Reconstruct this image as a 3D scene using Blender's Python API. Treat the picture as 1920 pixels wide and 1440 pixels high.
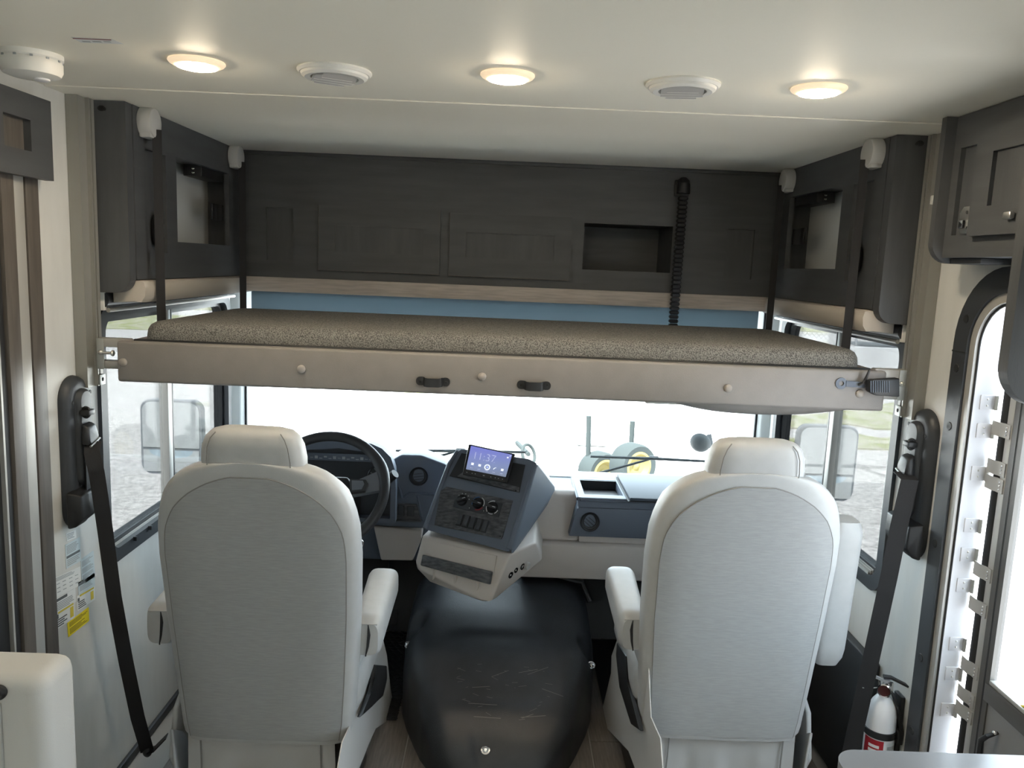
import bpy, bmesh, math, random
from mathutils import Vector, Matrix
random.seed(7)
for _o in list(bpy.data.objects): bpy.data.objects.remove(_o)
SC = bpy.context.scene
COL = SC.collection
V = Vector
PI = math.pi
def R(a): return math.radians(a)

# ------------------------------------------------------------------ camera
FOC, PITCH, ROLL, YAW = 1500.0, R(8.45), R(2.35), R(0.66)
CAM = V((0, 0, 1.69))
_fw = V((math.sin(YAW)*math.cos(PITCH), math.cos(YAW)*math.cos(PITCH), -math.sin(PITCH)))
_rt = V((math.cos(YAW), -math.sin(YAW), 0)); _up = _rt.cross(_fw)
_r2 = _rt*math.cos(ROLL)+_up*math.sin(ROLL); _u2 = -_rt*math.sin(ROLL)+_up*math.cos(ROLL)
cd = bpy.data.cameras.new('camera'); cam = bpy.data.objects.new('camera', cd); COL.objects.link(cam)
cd.sensor_fit = 'HORIZONTAL'; cd.sensor_width = 36; cd.lens = 36*FOC/1920; cd.clip_start = 0.02; cd.clip_end = 500
cam.matrix_world = Matrix(((_r2.x, _u2.x, -_fw.x, CAM.x), (_r2.y, _u2.y, -_fw.y, CAM.y), (_r2.z, _u2.z, -_fw.z, CAM.z), (0, 0, 0, 1)))
SC.camera = cam
# a photo pixel (1920x1440 frame) gives a direction; the surface it lies on gives the distance
def ray(x, y): return _r2*((x-960)/FOC)-_u2*((y-720)/FOC)+_fw
def onX(p, X): d = ray(*p); return CAM+d*((X-CAM.x)/d.x)
def onY(p, Y): d = ray(*p); return CAM+d*((Y-CAM.y)/d.y)
def onZ(p, Z): d = ray(*p); return CAM+d*((Z-CAM.z)/d.z)
def onP(p, o, n): d = ray(*p); return CAM+d*((V(o)-CAM).dot(n)/d.dot(n))

# ------------------------------------------------------------------ world and exposure
w = bpy.data.worlds.new('sky'); SC.world = w; w.use_nodes = True
bg = w.node_tree.nodes['Background']
bg.inputs[0].default_value = (0.76, 0.90, 1.0, 1); bg.inputs[1].default_value = 1.0
SC.view_settings.view_transform = 'Standard'; SC.view_settings.look = 'None'
SC.view_settings.gamma = 1; SC.view_settings.use_curve_mapping = False
SC.view_settings.exposure = 3.7
sl = bpy.data.lights.new('sun', 'SUN'); sl.energy = 5.0; sl.angle = R(3); sl.color = (1.0, 0.98, 0.96)
so_ = bpy.data.objects.new('sun', sl); COL.objects.link(so_); so_.location = (0, -8, 14); so_.rotation_euler = V((0.18, 0.50, -0.85)).to_track_quat('-Z', 'Y').to_euler()
SC.cycles.max_bounces = 16; SC.cycles.diffuse_bounces = 8; SC.cycles.transparent_max_bounces = 16

# ------------------------------------------------------------------ materials
MAT = {}
def mat(name, col, rough=0.6, metal=0.0, spec=0.5, bump=0.0, bscale=300.0, var=0.0, vscale=40.0, stretch=(1, 1, 1), col2=None, coat=0.0, emit=None, es=0.0, detail=3, vlo=0.35, vhi=0.65):
    m = bpy.data.materials.new(name); m.use_nodes = True; nt = m.node_tree; N = nt.nodes; L = nt.links
    b = N['Principled BSDF']
    b.inputs['Base Color'].default_value = (*col, 1); b.inputs['Roughness'].default_value = rough
    b.inputs['Metallic'].default_value = metal; b.inputs['Specular IOR Level'].default_value = spec
    b.inputs['Coat Weight'].default_value = coat
    if emit: b.inputs['Emission Color'].default_value = (*emit, 1); b.inputs['Emission Strength'].default_value = es
    if col2 or var or bump:
        tc = N.new('ShaderNodeTexCoord'); mp = N.new('ShaderNodeMapping'); L.new(tc.outputs['Object'], mp.inputs[0])
        mp.inputs['Scale'].default_value = stretch
    if col2 or var:
        n = N.new('ShaderNodeTexNoise'); n.inputs['Scale'].default_value = vscale; n.inputs['Detail'].default_value = detail
        L.new(mp.outputs[0], n.inputs['Vector'])
        r = N.new('ShaderNodeValToRGB'); c2 = col2 or tuple(c*(1-var) for c in col)
        r.color_ramp.elements[0].position = vlo; r.color_ramp.elements[1].position = vhi
        r.color_ramp.elements[0].color = (*c2, 1); r.color_ramp.elements[1].color = (*col, 1)
        L.new(n.outputs['Fac'], r.inputs[0]); L.new(r.outputs[0], b.inputs['Base Color'])
    if bump:
        n2 = N.new('ShaderNodeTexNoise'); n2.inputs['Scale'].default_value = bscale; n2.inputs['Detail'].default_value = 2
        L.new(mp.outputs[0], n2.inputs['Vector'])
        bp = N.new('ShaderNodeBump'); bp.inputs['Strength'].default_value = bump; bp.inputs['Distance'].default_value = 0.002
        L.new(n2.outputs['Fac'], bp.inputs['Height']); L.new(bp.outputs[0], b.inputs['Normal'])
    MAT[name] = m; return m
def glassmat(name, tint, gloss=1.0):
    m = bpy.data.materials.new(name); m.use_nodes = True; nt = m.node_tree; N = nt.nodes; L = nt.links
    N.remove(N['Principled BSDF']); out = N['Material Output']
    t = N.new('ShaderNodeBsdfTransparent'); t.inputs[0].default_value = (*tint, 1)
    g = N.new('ShaderNodeBsdfGlossy'); g.inputs['Roughness'].default_value = 0.02
    f = N.new('ShaderNodeFresnel'); f.inputs[0].default_value = 1.35
    mx = N.new('ShaderNodeMixShader'); ml = N.new('ShaderNodeMath'); ml.operation = 'MULTIPLY'; ml.inputs[1].default_value = gloss
    L.new(f.outputs[0], ml.inputs[0]); L.new(ml.outputs[0], mx.inputs[0]); L.new(t.outputs[0], mx.inputs[1]); L.new(g.outputs[0], mx.inputs[2]); L.new(mx.outputs[0], out.inputs[0])
    MAT[name] = m; return m
def emitmat(name, col, s):
    m = bpy.data.materials.new(name); m.use_nodes = True; N = m.node_tree.nodes; b = N['Principled BSDF']
    b.inputs['Base Color'].default_value = (*col, 1); b.inputs['Emission Color'].default_value = (*col, 1); b.inputs['Emission Strength'].default_value = s
    MAT[name] = m; return m

mat('ceiling', (0.90, 0.87, 0.77), 0.55, bump=0.05, bscale=60)
mat('wallpaper', (0.62, 0.62, 0.60), 0.6, bump=0.12, bscale=500, var=0.05, vscale=25, stretch=(1, 1, 0.25))
mat('shell', (0.60, 0.60, 0.58), 0.6)
mat('darkwood', (0.069, 0.073, 0.078), 0.5, col2=(0.055, 0.058, 0.063), vscale=5, stretch=(6, 6, 0.8), bump=0.12, bscale=90)
mat('darkwood_h', (0.069, 0.073, 0.078), 0.5, col2=(0.055, 0.058, 0.063), vscale=5, stretch=(0.8, 6, 6), bump=0.12, bscale=90)
mat('darkwood_y', (0.069, 0.073, 0.078), 0.5, col2=(0.055, 0.058, 0.063), vscale=5, stretch=(6, 0.8, 6), bump=0.12, bscale=90)
mat('brownboard', (0.105, 0.092, 0.080), 0.5, var=0.25, vscale=8, stretch=(10, 10, 1))
mat('striptrim', (0.50, 0.45, 0.41), 0.5, col2=(0.39, 0.35, 0.32), vscale=10, stretch=(1, 12, 12))
mat('cubby_white', (0.62, 0.63, 0.62), 0.6)
mat('seatvinyl', (0.42, 0.43, 0.435), 0.5, bump=0.12, bscale=600, var=0.05, vscale=30)
mat('seatfabric', (0.34, 0.35, 0.355), 0.75, col2=(0.305, 0.314, 0.318), vscale=120, stretch=(0.25, 1, 3.0), bump=0.25, bscale=700)
mat('seatskirt', (0.45, 0.455, 0.455), 0.7, bump=0.1, bscale=500)
mat('bedvinyl', (0.222, 0.206, 0.196), 0.55, bump=0.15, bscale=400, var=0.06, vscale=20)
mat('bedvinyl_button', (0.30, 0.275, 0.255), 0.45)
mat('valance', (0.46, 0.42, 0.37), 0.6, bump=0.1, bscale=500)
mat('mattress', (0.225, 0.222, 0.210), 0.95, col2=(0.072, 0.071, 0.068), vscale=330, bump=0.5, bscale=330, detail=2, vlo=0.38, vhi=0.6, spec=0.1)
mat('black', (0.012, 0.013, 0.015), 0.45, bump=0.1, bscale=500)
mat('blackgloss', (0.012, 0.013, 0.016), 0.18)
mat('webbing', (0.012, 0.012, 0.014), 0.75, bump=0.4, bscale=900)
mat('rubber', (0.014, 0.015, 0.017), 0.6)
mat('doghouse', (0.036, 0.041, 0.050), 0.40, bump=0.35, bscale=420, var=0.25, vscale=9)
mat('scuff', (0.17, 0.17, 0.17), 0.8)
mat('dashdark', (0.115, 0.138, 0.180), 0.55, bump=0.2, bscale=600)
mat('dashface', (0.035, 0.039, 0.046), 0.4)
mat('dashbeige', (0.56, 0.515, 0.485), 0.6, bump=0.15, bscale=500)
mat('dashlid', (0.062, 0.076, 0.098), 0.6, spec=0.3)
mat('woodtrim', (0.13, 0.135, 0.145), 0.3, col2=(0.028, 0.030, 0.034), vscale=9, stretch=(2, 9, 14), vlo=0.3, vhi=0.72, detail=6)
mat('alu', (0.60, 0.60, 0.58), 0.38, metal=1.0)
mat('alupaint', (0.40, 0.395, 0.375), 0.45, metal=0.3)
mat('chrome', (0.8, 0.8, 0.8), 0.12, metal=1.0)
mat('whiteplastic', (0.80, 0.79, 0.75), 0.4)
mat('white', (0.82, 0.82, 0.84), 0.3)
mat('jamb', (0.60, 0.605, 0.64), 0.4)
mat('greycap', (0.48, 0.48, 0.47), 0.45)
mat('trimblack', (0.030, 0.034, 0.040), 0.5, bump=0.1, bscale=400)
mat('doorframe', (0.075, 0.072, 0.066), 0.4)
mat('doorpanel', (0.20, 0.20, 0.205), 0.35)
mat('pillar', (0.62, 0.64, 0.62), 0.5)
mat('yellow', (0.80, 0.66, 0.02), 0.5)
mat('stickerwhite', (0.74, 0.76, 0.76), 0.45)
mat('stickerblue', (0.55, 0.63, 0.66), 0.45)
mat('print', (0.10, 0.11, 0.12), 0.6)
mat('printgrey', (0.34, 0.37, 0.39), 0.6)
mat('printolive', (0.25, 0.20, 0.01), 0.6)
mat('printyellow', (0.62, 0.50, 0.06), 0.6)
mat('red', (0.40, 0.012, 0.025), 0.4)
mat('gaugered', (0.10, 0.03, 0.03), 0.3)
mat('redline', (0.20, 0.03, 0.03), 0.5)
mat('bluemark', (0.03, 0.12, 0.35), 0.4)
mat('orange', (0.45, 0.08, 0.02), 0.4)
mat('whitemark', (0.75, 0.76, 0.78), 0.4)
mat('tableTop', (0.16, 0.163, 0.17), 0.22)
mat('bench', (0.50, 0.50, 0.49), 0.6, bump=0.1, bscale=400)
mat('plank', (0.20, 0.18, 0.165), 0.4, col2=(0.145, 0.13, 0.12), vscale=7, stretch=(18, 1.5, 1), bump=0.1, bscale=80)
mat('grout', (0.36, 0.35, 0.33), 0.8)
mat('shade', (0.06, 0.075, 0.09), 0.7)
mat('gravel', (0.52, 0.50, 0.485), 0.95, col2=(0.25, 0.24, 0.23), vscale=16, detail=10, vlo=0.3, vhi=0.7, bump=0.4, bscale=30)
mat('grass', (0.19, 0.21, 0.065), 0.95, col2=(0.36, 0.34, 0.27), vscale=2.6, detail=9, bump=0.5, bscale=25)
mat('concrete', (0.50, 0.50, 0.50), 0.9, var=0.15, vscale=2)
mat('galv', (0.45, 0.46, 0.47), 0.5, metal=0.5)
mat('tractor_yellow', (0.10, 0.082, 0.030), 0.6, spec=0.1)
mat('tractor_green', (0.20, 0.21, 0.20), 0.6)
mat('tire', (0.016, 0.020, 0.020), 0.9, spec=0.1)
mat('mirrorglass', (0.66, 0.70, 0.71), 0.04, metal=1.0)
mat('mirrorhousing', (0.20, 0.215, 0.23), 0.5)
mat('trackgrey', (0.27, 0.265, 0.245), 0.45, metal=0.2)
mat('plategrey', (0.42, 0.44, 0.43), 0.5, metal=0.5)
mat('wiper', (0.030, 0.034, 0.036), 0.6, spec=0.2)
mat('leaf', (0.10, 0.14, 0.04), 0.8, var=0.5, vscale=3)
mat('bark', (0.16, 0.13, 0.10), 0.9)
glassmat('glass_clear', (0.97, 0.985, 0.98), 0.3)
glassmat('glass_side', (0.272, 0.278, 0.278), 0.2)
glassmat('glass_rear', (0.93, 0.95, 0.94), 0.5)
glassmat('lens_clear', (0.9, 0.9, 0.9), 1.0)
emitmat('lamp', (1.0, 0.83, 0.60), 17.5)
mat('lamprim', (0.80, 0.66, 0.50), 0.4, emit=(1.0, 0.76, 0.50), es=0.055)
mat('seamdark', (0.20, 0.198, 0.19), 0.7)
mat('wheelgrip', (0.030, 0.032, 0.036), 0.45)
mat('spokegrey', (0.16, 0.175, 0.20), 0.4)
mat('louver', (0.42, 0.41, 0.40), 0.5)
mat('rockercap', (0.045, 0.050, 0.058), 0.35)
def screenmat():
    m = bpy.data.materials.new('screen'); m.use_nodes = True; nt = m.node_tree; N = nt.nodes; L = nt.links; b = N['Principled BSDF']
    b.inputs['Base Color'].default_value = (0.02, 0.02, 0.03, 1); b.inputs['Roughness'].default_value = 0.15
    tc = N.new('ShaderNodeTexCoord'); sp = N.new('ShaderNodeSeparateXYZ'); L.new(tc.outputs['Generated'], sp.inputs[0])
    r = N.new('ShaderNodeValToRGB'); e = r.color_ramp.elements
    e[0].position = 0.0; e[0].color = (0.055, 0.065, 0.085, 1); e[1].position = 1.0; e[1].color = (0.050, 0.055, 0.17, 1)
    k = e.new(0.35); k.color = (0.060, 0.075, 0.13, 1)
    L.new(sp.outputs[2], r.inputs[0]); L.new(r.outputs[0], b.inputs['Emission Color']); b.inputs['Emission Strength'].default_value = 0.30
    MAT['screen'] = m
screenmat()
emitmat('screenmark', (0.75, 0.80, 0.95), 0.08)
emitmat('screendim', (0.45, 0.48, 0.70), 0.06)
emitmat('screenblue', (0.35, 0.42, 0.85), 0.09)
def meshscreen():
    m = bpy.data.materials.new('insectmesh'); m.use_nodes = True; nt = m.node_tree; N = nt.nodes; L = nt.links
    N.remove(N['Principled BSDF']); out = N['Material Output']
    t = N.new('ShaderNodeBsdfTransparent'); d = N.new('ShaderNodeBsdfDiffuse'); d.inputs[0].default_value = (0.25, 0.26, 0.29, 1)
    tr = N.new('ShaderNodeBsdfTranslucent'); tr.inputs[0].default_value = (0.085, 0.089, 0.10, 1)
    a = N.new('ShaderNodeMixShader'); a.inputs[0].default_value = 0.5; c = N.new('ShaderNodeMixShader'); c.inputs[0].default_value = 0.25
    L.new(d.outputs[0], a.inputs[1]); L.new(tr.outputs[0], a.inputs[2]); L.new(t.outputs[0], c.inputs[1]); L.new(a.outputs[0], c.inputs[2]); L.new(c.outputs[0], out.inputs[0])
    MAT['insectmesh'] = m
meshscreen()
def shademat():
    m = MAT['shade']; nt = m.node_tree; N = nt.nodes; L = nt.links; out = N['Material Output']; b = N['Principled BSDF']
    tr = N.new('ShaderNodeBsdfTranslucent'); tr.inputs[0].default_value = (0.012, 0.018, 0.022, 1)
    a = N.new('ShaderNodeAddShader'); L.new(b.outputs[0], a.inputs[0]); L.new(tr.outputs[0], a.inputs[1]); L.new(a.outputs[0], out.inputs[0])
shademat()

# ------------------------------------------------------------------ mesh helpers
WO = {}
class MB:
    def __init__(s): s.bm = bmesh.new()
    def _bev(s, verts, bev, seg):
        if bev > 0:
            es = list({e for v in verts for e in v.link_edges})
            bmesh.ops.bevel(s.bm, geom=es, offset=bev, segments=seg, profile=0.5, affect='EDGES', clamp_overlap=True)
    def box(s, lo, hi, bev=0, seg=2, M=None):
        lo = V(lo); hi = V(hi); c = (lo+hi)/2; d = hi-lo
        r = bmesh.ops.create_cube(s.bm, size=1.0)
        for v in r['verts']:
            v.co = V((v.co.x*d.x, v.co.y*d.y, v.co.z*d.z))+c
            if M: v.co = M @ v.co
        s._bev(r['verts'], bev, seg); return s
    def hull(s, pts, bev=0, seg=2):
        vs = [s.bm.verts.new(V(p)) for p in pts]
        r = bmesh.ops.convex_hull(s.bm, input=vs)
        dead = [g for g in r.get('geom_interior', []) + r.get('geom_unused', []) if isinstance(g, bmesh.types.BMVert) and g.is_valid]
        if dead: bmesh.ops.delete(s.bm, geom=list(set(dead)), context='VERTS')
        vs = [v for v in vs if v.is_valid]
        es = list({e for v in vs for e in v.link_edges})
        bmesh.ops.dissolve_limit(s.bm, angle_limit=R(2), verts=vs, edges=es)
        vs = [v for v in vs if v.is_valid]
        s._bev(vs, bev, seg); return s
    def prism(s, poly, vec, bev=0, seg=2):
        vec = V(vec); a = [s.bm.verts.new(V(p)) for p in poly]; b = [s.bm.verts.new(V(p)+vec) for p in poly]
        n = len(a); s.bm.faces.new(a); s.bm.faces.new(list(reversed(b)))
        for i in range(n): s.bm.faces.new((a[i], b[i], b[(i+1) % n], a[(i+1) % n]))
        s._bev(a+b, bev, seg); return s
    def ringprism(s, outer, inner, vec):      # frame: two loops with the same count
        vec = V(vec); n = len(outer)
        A = [s.bm.verts.new(V(p)) for p in outer]; B = [s.bm.verts.new(V(p)) for p in inner]
        C = [s.bm.verts.new(V(p)+vec) for p in outer]; D = [s.bm.verts.new(V(p)+vec) for p in inner]
        for i in range(n):
            j = (i+1) % n
            s.bm.faces.new((A[i], A[j], B[j], B[i])); s.bm.faces.new((C[j], C[i], D[i], D[j]))
            s.bm.faces.new((A[j], A[i], C[i], C[j])); s.bm.faces.new((B[i], B[j], D[j], D[i]))
        return s
    def loft(s, rings, close=True, caps=True):
        vr = [[s.bm.verts.new(V(p)) for p in r] for r in rings]; n = len(vr[0])
        for a, b in zip(vr, vr[1:]):
            for i in range(n if close else n-1):
                j = (i+1) % n; s.bm.faces.new((a[i], a[j], b[j], b[i]))
        if caps and close:
            s.bm.faces.new(list(reversed(vr[0]))); s.bm.faces.new(vr[-1])
        return s
    def tube(s, pts, r, n=10, closed=False, caps=True):
        pts = [V(p) for p in pts]; m = len(pts); rings = []; ref = None
        for i, p in enumerate(pts):
            if closed: t = pts[(i+1) % m]-pts[i-1]
            else: t = pts[min(i+1, m-1)]-pts[max(i-1, 0)]
            t.normalize()
            if ref is None: ref = t.orthogonal().normalized()
            ref = (ref-t*ref.dot(t)); ref = ref.normalized() if ref.length > 1e-6 else t.orthogonal().normalized()
            b = t.cross(ref); rr = r[i] if isinstance(r, (list, tuple)) else r
            rings.append([p+(ref*math.cos(2*PI*k/n)+b*math.sin(2*PI*k/n))*rr for k in range(n)])
        if closed: rings.append(rings[0])
        if closed:
            vr = [[s.bm.verts.new(q) for q in rg] for rg in rings[:-1]]; m2 = len(vr)
            for i in range(m2):
                a, b2 = vr[i], vr[(i+1) % m2]
                for k in range(n): j = (k+1) % n; s.bm.faces.new((a[k], a[j], b2[j], b2[k]))
            return s
        return s.loft(rings, True, caps)
    def ribbon(s, pts, wd, w, t):
        rings = []; pts = [V(p) for p in pts]; m = len(pts)
        for i, p in enumerate(pts):
            tn = (pts[min(i+1, m-1)]-pts[max(i-1, 0)]).normalized()
            wv = wd[i] if isinstance(wd, list) else wd
            wv = V(wv); wv = (wv-tn*wv.dot(tn)).normalized(); nn = tn.cross(wv)
            rings.append([p+wv*w/2+nn*t/2, p-wv*w/2+nn*t/2, p-wv*w/2-nn*t/2, p+wv*w/2-nn*t/2])
        return s.loft(rings)
    def lathe(s, prof, o, ax=(0, 0, 1), n=32, caps=True):
        o = V(o); ax = V(ax).normalized(); u = ax.orthogonal().normalized(); v = ax.cross(u)
        rings = [[o+ax*h+(u*math.cos(2*PI*k/n)+v*math.sin(2*PI*k/n))*max(r, 1e-4) for k in range(n)] for r, h in prof]
        return s.loft(rings, True, caps)
    def cyl(s, a, b, r, n=20, bev=0):
        a = V(a); b = V(b); h = (b-a).length
        if bev: return s.lathe([(r-bev, 0), (r, bev), (r, h-bev), (r-bev, h)], a, b-a, n)
        return s.lathe([(r, 0), (r, h)], a, b-a, n)
    def ell(s, c, rad, n=20, m=12, M=None):
        r = bmesh.ops.create_uvsphere(s.bm, u_segments=n, v_segments=m, radius=1.0)
        for v in r['verts']:
            p = V((v.co.x*rad[0], v.co.y*rad[1], v.co.z*rad[2]))
            v.co = (M @ p if M else p)+V(c)
        return s
    def quad(s, pts):
        s.bm.faces.new([s.bm.verts.new(V(p)) for p in pts]); return s
    def grid(s, rows):
        vr = [[s.bm.verts.new(V(p)) for p in r] for r in rows]
        for a, b in zip(vr, vr[1:]):
            for i in range(len(a)-1): s.bm.faces.new((a[i], a[i+1], b[i+1], b[i]))
        return s
    def build(s, name, m, parent=None, smooth=35):
        bm = s.bm
        bmesh.ops.remove_doubles(bm, verts=bm.verts, dist=1e-6)
        bmesh.ops.recalc_face_normals(bm, faces=bm.faces)
        xs = [v.co for v in bm.verts]
        lo = V((min(c.x for c in xs), min(c.y for c in xs), min(c.z for c in xs))); hi = V((max(c.x for c in xs), max(c.y for c in xs), max(c.z for c in xs)))
        c = V(((lo.x+hi.x)/2, (lo.y+hi.y)/2, lo.z))
        for v in bm.verts: v.co -= c
        me = bpy.data.meshes.new(name); bm.to_mesh(me); bm.free()
        if smooth:
            for p in me.polygons: p.use_smooth = True
            me.set_sharp_from_angle(angle=R(smooth))
        me.materials.append(MAT[m] if isinstance(m, str) else m)
        o = bpy.data.objects.new(name, me); COL.objects.link(o)
        return place(o, c, parent)
def place(o, c, parent):
    o.location = c
    if parent: o.parent = parent; o.location = V(c)-WO[parent]
    WO[o] = V(c); return o
def thing(name, label, cat, loc, group=None):
    o = bpy.data.objects.new(name, None); o.empty_display_size = 0.05; COL.objects.link(o); o.location = loc; WO[o] = V(loc)
    o['label'] = label; o['category'] = cat
    if group: o['group'] = group
    return o
def tag(o, label, cat, group=None):
    o['label'] = label; o['category'] = cat
    if group: o['group'] = group
    return o
def struct(o, label, cat='structure'):
    o['kind'] = 'structure'; o['label'] = label; o['category'] = cat; return o
def copy_part(o, c, parent, rot=None):
    k = o.copy(); COL.objects.link(k); k.parent = None
    place(k, c, parent)
    if rot: k.rotation_euler = rot
    return k
# loops of points for rounded rectangles; f maps (u, v) to a point
def rrect(u0, u1, v0, v1, r, f, n=6, radii=None):
    rr = radii or (r, r, r, r); out = []
    for k, (cu, cv, a) in enumerate(((u1, v1, 0), (u0, v1, 90), (u0, v0, 180), (u1, v0, 270))):
        q = max(rr[k], 1e-5); cu2 = cu-q if cu == u1 else cu+q; cv2 = cv-q if cv == v1 else cv+q
        for i in range(n+1):
            t = R(a+90*i/n); out.append(f(cu2+q*math.cos(t), cv2+q*math.sin(t)))
    return out
def fX(X): return lambda u, v: V((X, u, v))     # u along Y, v along Z
def fY(Y): return lambda u, v: V((u, Y, v))
def fZ(Z): return lambda u, v: V((u, v, Z))
def holed(mb, us, vs, holes, f, vec):           # slab made of cells, leaving the holes open
    U = sorted(set(list(us)+[h[0] for h in holes]+[h[1] for h in holes])); W = sorted(set(list(vs)+[h[2] for h in holes]+[h[3] for h in holes]))
    for i in range(len(U)-1):
        for j in range(len(W)-1):
            cu = (U[i]+U[i+1])/2; cv = (W[j]+W[j+1])/2
            if any(h[0] < cu < h[1] and h[2] < cv < h[3] for h in holes): continue
            mb.prism([f(U[i], W[j]), f(U[i+1], W[j]), f(U[i+1], W[j+1]), f(U[i], W[j+1])], vec)
    return mb
def bez(p0, p1, p2, p3, n=12):
    p0, p1, p2, p3 = V(p0), V(p1), V(p2), V(p3)
    return [p0*(1-t)**3+p1*3*t*(1-t)**2+p2*3*t*t*(1-t)+p3*t**3 for t in [i/n for i in range(n+1)]]
def textmesh(s, size, M, m, name, parent, depth=0.0004):
    cu = bpy.data.curves.new(name, 'FONT'); cu.body = s; cu.size = size; cu.extrude = depth; cu.offset = -size*0.018; cu.align_x = 'LEFT'
    tmp = bpy.data.objects.new('tmp', cu); COL.objects.link(tmp)
    dg = bpy.context.evaluated_depsgraph_get(); me = bpy.data.meshes.new_from_object(tmp.evaluated_get(dg))
    bpy.data.objects.remove(tmp); bpy.data.curves.remove(cu)
    mb = MB(); mb.bm.from_mesh(me); bpy.data.meshes.remove(me)
    for v in mb.bm.verts: v.co = M @ v.co
    return mb.build(name, m, parent, 0)
# ================================================================== THE ROOM
CEIL = 2.095; WX = 1.20; YB = -3.4; YF = 3.62
# floor: pale grout slab with wood-look planks set into it
mb = MB(); mb.box((-1.26, YB, -0.09), (1.26, YF+0.08, -0.004))
floor = struct(mb.build('floor', 'grout', None, 0), 'floor of dark wood-look tile planks with pale grout lines', 'floor')
PW, PL = 0.131, 0.62
mb = MB(); mb.box((-PW/2+0.0022, -PL/2+0.0022, -0.004), (PW/2-0.0022, PL/2-0.0022, 0.0), bev=0.001, seg=1)
plank0 = mb.build('plank', 'plank', floor, 0)
first = True
for i in range(-9, 9):
    x = 0.365+PW*(i-2)+PW/2
    if abs(x) > 1.16: continue
    off = (0.0, 0.36, 0.17, 0.48, 0.29)[i % 5]
    for k in range(-2, 5):
        y = 0.60+k*PL+off-0.27
        if y-PL/2 < -0.7 or y+PL/2 > YF: continue
        if first: place(plank0, V((x, y, -0.004)), floor); first = False
        else: copy_part(plank0, V((x, y, -0.004)), floor)

# ceiling: two vinyl panels with a thin seam
mb = MB(); mb.box((-1.26, YB, CEIL+0.006), (1.26, YF+0.08, CEIL+0.10)); ceiling = struct(mb.build('ceiling', 'ceiling', None, 0), 'cream vinyl ceiling above the cab', 'ceiling')
mb = MB(); mb.box((-1.20, YB, CEIL), (1.20, 2.128, CEIL+0.0065), bev=0.0015, seg=1); mb.build('ceiling_panel', 'ceiling', ceiling, 0)
mb = MB(); mb.box((-1.20, 2.136, CEIL-0.0012), (1.20, YF, CEIL+0.0065), bev=0.0012, seg=1); mb.build('ceiling_panel', 'ceiling', ceiling, 0)

# side walls with window and door openings; unseen windows behind the camera, placed and sized for the light they give
LWIN = (2.365, 3.455, 0.735, 1.505); RWIN = (2.365, 3.415, 0.735, 1.525)
DOOR = (1.21, 2.105, 0.03, 1.735)          # outer edge of the door trim, Y0 Y1 Z0 Z1
mb = MB(); holed(mb, (YB, YF+0.08), (-0.09, CEIL+0.1), [LWIN, (-2.6, -1.9, 0.85, 1.65)], fX(-1.20), (-0.06, 0, 0))
wall_left = struct(mb.build('wall_left', 'wallpaper', None, 0), 'pale greige wall on the driver side', 'wall')
dq = 0.057
mb = MB(); holed(mb, (YB, YF+0.08), (-0.09, CEIL+0.1), [RWIN, (DOOR[0]+dq, DOOR[1]-dq, DOOR[2], DOOR[3]-dq), (-2.4, -1.3, 0.80, 1.70)], fX(1.20), (0.06, 0, 0))
wall_right = struct(mb.build('wall_right', 'wallpaper', None, 0), 'pale greige wall on the entry door side', 'wall')
mb = MB(); mb.box((-1.26, YB-0.06, -0.09), (1.26, YB, CEIL+0.1)); struct(mb.build('wall_back', 'wallpaper', None, 0), 'plain wall behind the camera', 'wall')
# front wall: below and above the windshield
mb = MB(); mb.box((-1.26, YF, -0.09), (1.26, YF+0.08, 0.700)); mb.box((-1.26, YF, 1.62), (1.26, YF+0.08, CEIL+0.1))
struct(mb.build('wall_front', 'black', None, 0), 'dark firewall below the windshield', 'wall')

# windshield with pale corner pillars
ws = thing('window_3', 'wide clear windshield above the dashboard', 'windshield', (0, YF, 0.70)); ws['kind'] = 'structure'
for s in (-1, 1):
    mb = MB(); mb.prism([(s*1.20, 3.50, 0.62), (s*1.165, 3.52, 0.62), (s*1.125, 3.60, 0.62), (s*1.115, 3.70, 0.62), (s*1.26, 3.70, 0.62), (s*1.26, 3.50, 0.62)], (0, 0, 1.0), bev=0.006)
    mb.build('pillar', 'pillar', ws)
    mb = MB(); mb.tube([(s*1.150, 3.548, 0.62), (s*1.150, 3.548, 1.62)], 0.006, 8); mb.build('pillar_gasket', 'black', ws)
mb = MB(); mb.box((-1.115, 3.60, 0.700), (1.115, 3.70, 0.735), bev=0.008); mb.build('sill', 'pillar', ws)
mb = MB(); mb.box((-1.118, 3.660, 0.733), (1.118, 3.666, 1.62)); mb.build('glass_pane', 'glass_clear', ws, 0)

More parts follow.
